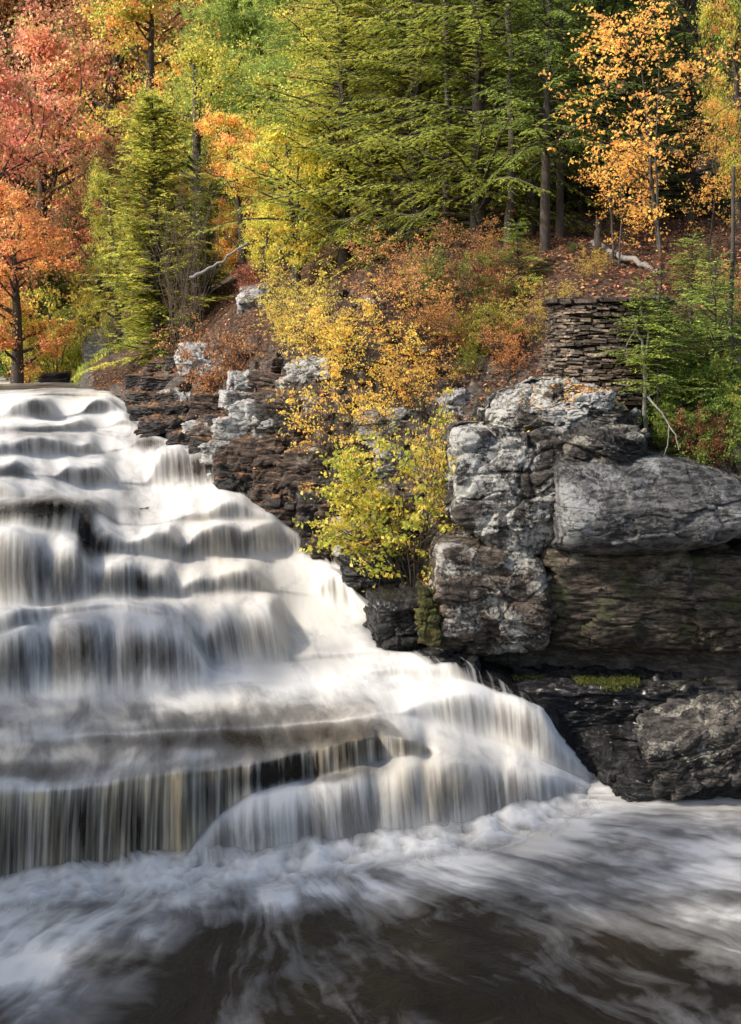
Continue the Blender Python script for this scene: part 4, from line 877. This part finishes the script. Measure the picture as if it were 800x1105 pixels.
# understory on the bank; shaded shrubs have their shade put into darker tints
SH = [
 ('shrub_y', 345, 31.5, 330, 'yellow shrub at the left end of the shrub thicket, beside the bare brown bush', (1.1, 1.02, .5), 1.05),
 ('shrub_y', 392, 29.5, 325, 'bright yellow shrub in the middle of the bank above the pale rocks', (1.1, 1.02, .5), 1.1),
 ('shrub_y', 368, 27.8, 388, 'low yellow shrub hanging over the pale flat rock', (1.1, .98, .5), .9),
 ('shrub_o', 442, 30, 290, 'orange leaved shrub right of the bright yellow one', (.9, .85, .7), 1.05),
 ('shrub_o', 480, 29, 330, 'orange brown shrub left of the tree trunks', (.7, .62, .5), 1.0),
 ('shrub_o', 418, 33, 255, 'tall orange shrub under the broad hemlocks', (.85, .75, .6), 1.1),
 ('shrub_y', 455, 27, 372, 'golden shrub just above the green and yellow bush', (1.05, .85, .6), .95),
 ('shrub_g', 446, 23.9, 462, 'green and yellow bush growing from the cleft beside the cliff', (1.1, 1.02, .5), 1.02),
 ('shrub_g', 398, 25.0, 548, 'small yellow green bush over the ledge left of the large bush', (1.1, .95, .6), .9),
 ('shrub_y', 494, 24.0, 448, 'yellow topped bush leaning on the left side of the cliff', (.95, .95, .7), .62),
 ('shrub_d', 530, 30.5, 300, 'dull green shrub left of the round stone wall', (.7, .7, .6), .9),
 ('shrub_r', 550, 28.5, 345, 'rust leaved shrub left of the round stone wall', (1, .8, .7), .8),
 ('shrub_d', 505, 28, 375, 'green brown shrub above the left shoulder of the cliff', (.85, .8, .6), .7),
 ('shrub_y', 330, 35, 285, 'yellow shrub higher on the slope behind the bare brown bush', (.9, .95, .7), 1.0),
 ('shrub_r', 268, 41.5, 285, 'rust coloured shrub on top of the upright grey rock face', (1.1, .85, .8), .8),
 ('shrub_d', 20, 64, 335, 'green bush on the far bank at the left edge', (1.1, 1.2, .8), 1.2),
 ('shrub_g', 62, 62, 305, 'pale yellow green bush on the far bank by the lichen-covered boulder', (1.2, 1.15, .9), .8),
 ('shrub_d', 745, 24.3, 345, 'green shrub on the cliff top right of the round stone wall', (.7, .85, .6), .8),
 ('shrub_r', 712, 24.3, 392, 'dry orange leaved shrub at the foot of the pale dead trunk', (1, .9, .8), .45),
 ('shrub_d', 790, 24.6, 380, 'dark green shrub at the right end of the cliff top', (.65, .8, .6), .9),
 ('shrub_r', 770, 23.2, 455, 'brown and green shrub hanging over the right cliff edge', (.8, .8, .6), .7),
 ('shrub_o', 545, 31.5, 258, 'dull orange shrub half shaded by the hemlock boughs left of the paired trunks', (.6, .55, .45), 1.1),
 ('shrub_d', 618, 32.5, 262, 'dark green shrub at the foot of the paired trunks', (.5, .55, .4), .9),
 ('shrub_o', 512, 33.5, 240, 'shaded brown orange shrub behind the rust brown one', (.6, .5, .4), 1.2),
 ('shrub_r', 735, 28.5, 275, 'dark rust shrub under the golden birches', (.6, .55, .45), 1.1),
 ('shrub_y', 575, 28.0, 300, 'olive yellow shrub directly left of the top of the round stone wall', (.7, .7, .45), .9),
 ('shrub_o', 548, 27.3, 350, 'orange shrub just behind the left shoulder of the cliff top', (.9, .7, .5), .8),
 ('shrub_g', 520, 28.5, 325, 'olive green shrub between the rust brown shrub and the round stone wall', (.7, .65, .5), 1.0),
 ('shrub_y', 640, 29.5, 268, 'golden low shrub behind the round stone wall, under the snag', (.8, .75, .45), .8),
 ('shrub_r', 525, 30.5, 285, 'tall rust brown shrub on the slope above the left shoulder of the cliff', (.85, .75, .6), 1.0),
 ('shrub_o', 562, 29.5, 335, 'low orange brown shrub touching the left side of the round stone wall', (.75, .62, .5), .8),
 ('shrub_d', 488, 32, 270, 'olive green shrub behind the orange brown ones', (.75, .75, .55), 1.1),
 ('shrub_y', 318, 33, 325, 'small yellow shrub directly right of the upright grey rock face', (.95, .95, .7), .9),
 ('shrub_r', 235, 36, 352, 'dry tan shrub on the leafy slope left of the bare brown bush', (1.2, 1.45, 1.1), .8),
 ('shrub_o', 785, 27, 285, 'yellow orange shrub by the dark trunk at the right edge', (1.05, 1, .8), .7),
]
for k, px, D, top, lab, tint, wx in SH: plant(k, 'shrub', px, D, top, lab, 'shrub', wx, tint=tint)
for k, px, D, top, row, lab, tint, wx in [
 ('shrub_d', 735, 22.6, 425, 492, 'green shrub on top of the overhanging block beside the pale branch', (.8, .95, .7), .9),
 ('shrub_r', 762, 22.2, 440, 505, 'dry brown and orange shrub on the top edge of the overhanging block', (.9, .85, .7), .8),
 ('shrub_d', 792, 22.0, 430, 520, 'dark green shrub hanging over the right end of the overhanging block', (.7, .85, .6), .9),
 ('shrub_g', 800, 22.8, 385, 470, 'yellow green shrub by the slim dark trunk at the right edge', (.8, .85, .6), .9),
 ('shrub_d', 760, 23.2, 385, 460, 'green shrub under the lying grey log on the cliff top', (.75, .9, .6), .9),
 ('shrub_d', 722, 23.4, 385, 450, 'low green shrub between the round stone wall and the grey log', (.7, .85, .6), .9)]:
    plant(k, 'shrub', px, D, top, lab, 'shrub', wx, tint=tint, z0=H-(row-HOR)*D/F)
for k, px, D, top, lab, tint, wx in [
 ('lime1', 362, 48, -10, 'lime green tree behind the bright yellow maple', (1.1, 1.1, .8), 1.1),
 ('mixed1', 410, 46, -60, 'yellow and green maple half hidden by the broad hemlocks', (1, 1.1, .8), 1.1),
 ('lime1', 470, 40, 40, 'lime green tree glimpsed between the broad hemlocks', (.95, 1, .7), 1.0),
 ('green1', 640, 48, -60, 'dark leafy tree between the paired trunks and the golden birches', (.7, .8, .7), 1.0),
 ('lime1', 215, 58, 40, 'lime green tree above the conical bright green hemlock', (1.1, 1.05, .8), 1.0)]:
    plant(k, 'leafy_tree', px, D, top, lab, 'tree', wx, tint=tint)
# hemlock saplings on the cliff top with drooping sprays
for px, D, top, lab, tint, wx in [
 (696, 22.75, 296, 'young hemlock with pale bare lower trunk hanging over the right side of the stone wall', (1.25, 1.3, .9), 1.15),
 (745, 26.2, 250, 'young hemlock right of the stone wall, behind the pale dead trunk', (1.0, 1.1, .8), 1.2),
 (785, 24.8, 300, 'young hemlock at the right edge over the cliff', (1.1, 1.2, .8), 1.1),
 (722, 22.9, 452, 'little bright green hemlock spray on the overhanging block', (1.5, 1.5, .9), 1.25),
 (710, 22.6, 318, 'young hemlock against the right flank of the round stone wall', (1.2, 1.3, .9), 1.2),
 (772, 23.4, 270, 'tall young hemlock between the grey log and the slim dark trunk', (.95, 1.1, .8), 1.0),
 (560, 31, 235, 'young hemlock under the paired trunks', (1.0, 1.1, .8), 1.3)]:
    plant('sap', 'hemlock_sapling', px, D, top, lab, 'tree', wx, tint=tint, z0={22.9: 4.7, 22.75: 6.7, 22.6: 6.2, 23.4: 5.6}.get(D))

# bare things: trunks, twigs, fallen logs
def bare(name, label, cat, specs, mat, group=None):
    T = Tubes()
    for pts, r0, r1 in specs:
        pts = np.array(pts); m = 14; t = np.linspace(0, len(pts)-1, m); q = np.stack([np.interp(t, range(len(pts)), pts[:, k]) for k in range(3)], 1)
        q[1:-1] += np.random.default_rng(len(name)+int(abs(pts[0][0])*100)).normal(size=(m-2, 3))*r0*.35
        T.add(q, np.linspace(r0, r1, m), 7)
    o = link(name, T.build(name), mat); tag(o, label, cat, group); return o
bare('dead_tree', 'pale twisted dead sapling trunk rising from the cliff top before the stone wall', 'dead tree', [([P(697, 462, 22.6), P(696, 400, 22.7), P(692, 370, 22.7), P(684, 340, 22.8)], .045, .02), ([P(695, 395, 22.7), P(700, 360, 22.6), P(692, 335, 22.5)], .025, .012), ([P(688, 352, 22.7), P(676, 372, 22.4), P(678, 392, 22.4)], .012, .005)], M['palebark'])
bare('fallen_branch', 'thin pale forked branch hanging over the top of the overhanging block', 'branch', [([P(699, 428, 22.2), P(716, 448, 21.9), P(728, 468, 21.6), P(733, 486, 21.4)], .02, .008), ([P(722, 458, 21.8), P(721, 480, 21.5), P(716, 492, 21.4)], .012, .005), ([P(699, 428, 22.2), P(708, 424, 22.3), P(712, 415, 22.4)], .012, .005)], M['palebark'])
bare('fallen_log', 'grey log lying diagonally down the slope at the right edge', 'log', [([P(727, 440, 23.4), P(765, 410, 23.8), P(830, 368, 24.3)], .04, .065)], M['palebark'])
bare('fallen_log', 'weathered log lying on the leafy slope right of the paired trunks', 'log', [([P(640, 262, 33.5), P(668, 276, 32), P(712, 292, 30)], .10, .07)], M['palebark'])
bare('fallen_log', 'thin log lying level across the slope behind the paired trunks', 'log', [([P(540, 243, 37), P(600, 242, 37), P(650, 240, 37), P(690, 262, 35)], .09, .05)], M['bark'])
bare('dead_tree', 'dark broken snag standing between the paired trunks and the golden birch', 'dead tree', [([P(646, 300, 32.5), P(645, 270, 32.5), P(647, 236, 32.5)], .12, .09)], M['bark'])
bare('dead_tree', 'thin dark sapling trunk right of the broken snag', 'dead tree', [([P(664, 300, 32), P(661, 260, 32), P(658, 200, 32)], .05, .03)], M['bark'])
bare('dead_tree', 'grey leafless trunk rising through the golden birch leaves', 'dead tree', [([P(711, 330, 28.6), P(713, 280, 28.6), P(708, 180, 28.6), P(712, 60, 28.6)], .045, .015)], M['bark'])
bare('dead_tree', 'slim dark trunk at the right edge rising from the cliff top', 'dead tree', [([P(786, 520, 23.0), P(787, 440, 23.2), P(790, 330, 23.4), P(792, 180, 23.6)], .06, .035)], M['bark'])
bare('fallen_log', 'white bleached branch sticking out left of the yellow maple', 'branch', [([P(205, 300, 36), P(232, 286, 36), P(268, 262, 36)], .06, .03)], M['palebark'])
for px, d in ((549, 34), (572, 36), (628, 39), (675, 40), (560, 41), (480, 36), (512, 38), (740, 37)):
    x = (px-CX)/F*d; g = gz(x, d)
    bare('tree_trunk', 'slender bare dark trunk among others on the shaded leafy slope behind the stone wall', 'tree trunk', [([(x, d, g-.2), (x+.1, d, g+4), (x-.1, d, g+11)], .13, .06)], M['bark'], 'slender trunks in the shaded wood')
def twig_bush(px, D, top, w, n, label, mat, seed):
    D = float(dm(px, D)); r = np.random.default_rng(seed); x = (px-CX)/F*D; g = gz(x, D); h = H-(top-HOR)*D/F-g; T = Tubes()
    for i in range(n):
        a = r.uniform(0, 6.28); l = r.uniform(.1, w/h*.6)
        st = curve((r.normal()*w*.12, r.normal()*w*.12, -.05), (math.cos(a)*l, math.sin(a)*l, 1), h*r.uniform(.6, 1.05), 6, (0, 0, .1), r, .25); T.add(st, np.linspace(.016, .004, 7), 3)
        for q in range(5):
            j = r.integers(2, 6); T.add(curve(st[j], (st[j]-st[j-1])/.2+r.normal(size=3)*.5, h*r.uniform(.15, .4), 4, (0, 0, .1), r, .3), np.linspace(.008, .003, 5), 3)
    o = link('bare_bush', T.build('bare_bush'), mat); o.location = (x, D, g); tag(o, label, 'shrub')
twig_bush(272, 37.5, 345, 2.6, 60, 'bare brown leafless bush on the slope above the long pale rock', M['twig'], 1)
twig_bush(200, 42.5, 200, 2.2, 30, 'tall leafless grey thicket in front of the conical green hemlock', M['twig'], 2)
twig_bush(120, 52, 340, 1.5, 24, 'thin leafless bush at the left end of the lichen-covered boulder', M['twig'], 3)
twig_bush(300, 31, 425, 1.6, 30, 'low bare brown bush by the rounded pale boulder', M['twig'], 4)

# fallen leaves on the slope, grass on the far bank, moss on the ledge under the cliff
def litter():
    r = np.random.default_rng(8); n = 60000; D = 22+r.random(n)**1.3*26; px = r.uniform(60, 860, n)
    X = (px-CX)/F*D; s = (px-edge_px(D))/F*D; k = (s > .25) & ~((px > 480) & (D < 24.3)); X = X[k]; D = D[k]; Z = hill(X, D); n = len(X)
    c = np.stack([X, D, Z+.02+r.random(n)*.04], 1); d = r.normal(size=(n, 3)); d[:, 2] *= .3; up = r.normal(size=(n, 3))*.35; up[:, 2] += 1
    L = r.uniform(.06, .12, n); me = leaves('fallen_leaves', c, d, L, L*.7, cols_for('dryleaf', n, r, .25), up, r)
    o = link('fallen_leaves', me, M['litter']); tag(o, 'orange and brown fallen leaves covering the slope beside the falls', 'leaves', kind='stuff')
    dg = bpy.context.evaluated_depsgraph_get(); c = []
    for (a, b, D0, D1, ya, yb, m) in [(372, 458, 24.1, 25.4, 596, 596, 700), (322, 374, 26.8, 28.4, 528, 528, 300), (610, 700, 22.0, 23.2, 415, 415, 500), (560, 640, 22, 23, 418, 418, 200)]:
        x = a+(b-a)*r.random(m); D0, D1 = float(dm(a, D0)), float(dm(a, D1)); D = D0+(D1-D0)*r.random(m)
        for xx, dd in zip((x-CX)/F*D, D):
            ok, hp, nn, _, ob, _ = sc.ray_cast(dg, Vector((xx, dd, H-(ya-HOR)*D0/F+.45)), Vector((0, 0, -1)))
            if ok and nn.z > .5 and ob.name.split('.')[0] in ('cap_rock', 'ledge', 'wedge_block', 'upper_block', 'boulder'): c.append((xx, dd, hp.z+.012))
    c = np.array(c); n = len(c); d = r.normal(size=(n, 3)); d[:, 2] *= .3; up = r.normal(size=(n, 3))*.35; up[:, 2] += 1; L = r.uniform(.06, .11, n)
    o = link('fallen_leaves', leaves('ledge_leaves', c, d, L, L*.7, cols_for('orange', n, r, .3)*.8, up, r), M['litter']); tag(o, 'bright orange leaves fallen on the black ledge and rock tops', 'leaves', kind='stuff')
    # grass tufts
    n = 16000; D = r.uniform(50, 74, n); px = r.uniform(-40, 170, n); X = (px-CX)/F*D; s = (px-edge_px(D))/F*D; k = s > .1; X = X[k]; D = D[k]; Z = hill(X, D); n = len(X)
    L = r.uniform(.25, .6, n); d = r.normal(size=(n, 3))*.35; d[:, 2] = 1; o = link('grass', leaves('grass', np.stack([X, D, Z+L*.4], 1), d, L, L*.22, cols_for('green', n, r)*1.2, None, r), M['leaf']); tag(o, 'long green grass on the far bank of the calm river', 'grass', kind='stuff')
    n = 6500; px = np.concatenate([r.normal(600, 26, n//2), r.normal(655, 40, n-n//2)]); D = r.uniform(21.05, 21.9, n); X = (px-CX)/F*D; k = noise(np.stack([X*2.6, D*2.6, D*0], 1), 5) > .12; X = X[k]; D = D[k]; n = len(X); z = H-(744-HOR)*21.0/F-.05+.07*r.random(n)
    o = link('moss', leaves('moss', np.stack([X, D, z], 1), np.c_[r.normal(size=(n, 2)), np.abs(r.normal(size=n))+.4], r.uniform(.04, .09, n), .02, cols_for('green', n, r)*.4, None, r), M['leaf']); tag(o, 'green moss and grass on the shaded ledge under the cliff', 'moss', kind='stuff')
sc = bpy.context.scene
litter()
for q_ in [][:0] and [(745, 25.3), (790, 24.6), (770, 23.2), (660, 24), (696, 22.75), (272, 33), (172, 41), (368, 33), (442, 33)]: print('gz', q_, round(gz((q_[0]-CX)/F*q_[1], q_[1]), 2), 'row', round(HOR+(H-gz((q_[0]-CX)/F*q_[1], q_[1]))*F/q_[1]))

# ------------------------------------------------------------------ light, sky, camera
EL, AZ = math.radians(40), None
tosun = Vector((-.93*math.cos(EL), -.36*math.cos(EL), math.sin(EL)))
sd = bpy.data.lights.new('sun', 'SUN'); sd.energy = 3.3; sd.angle = math.radians(2.5); sd.color = (1, .93, .82)
so = bpy.data.objects.new('sun', sd); C.objects.link(so); so.rotation_euler = tosun.to_track_quat('Z', 'Y').to_euler(); so.location = (-20, 0, 30)
w = bpy.data.worlds.new('World'); bpy.context.scene.world = w; w.use_nodes = True; nt = w.node_tree
sk = nt.nodes.new('ShaderNodeTexSky'); sk.sky_type = 'NISHITA'; sk.sun_disc = False; sk.sun_elevation = EL; sk.sun_rotation = math.atan2(tosun.x, tosun.y); sk.air_density = 1.0; sk.dust_density = 2.5
bg = nt.nodes['Background']; bg.inputs[1].default_value = .15; nt.links.new(sk.outputs[0], bg.inputs[0])
cam = bpy.data.cameras.new('camera'); co = bpy.data.objects.new('camera', cam); C.objects.link(co); co.location = (0, 0, H); co.rotation_euler = (math.pi/2, 0, 0)
cam.sensor_fit = 'VERTICAL'; cam.sensor_height = 36; cam.lens = 36*F/1105; cam.shift_y = -(552.5-HOR)/1105; cam.clip_end = 600; cam.clip_start = .1
sc = bpy.context.scene; sc.camera = co
sc.view_settings.view_transform = 'Standard'; sc.view_settings.look = 'None'; sc.view_settings.exposure = .55; sc.view_settings.gamma = 1
sc.cycles.max_bounces = 4; sc.cycles.transparent_max_bounces = 6; sc.cycles.transmission_bounces = 2; sc.cycles.diffuse_bounces = 2; sc.cycles.glossy_bounces = 2
sc.cycles.use_adaptive_sampling = True; sc.cycles.adaptive_threshold = .03; sc.cycles.use_denoising = True
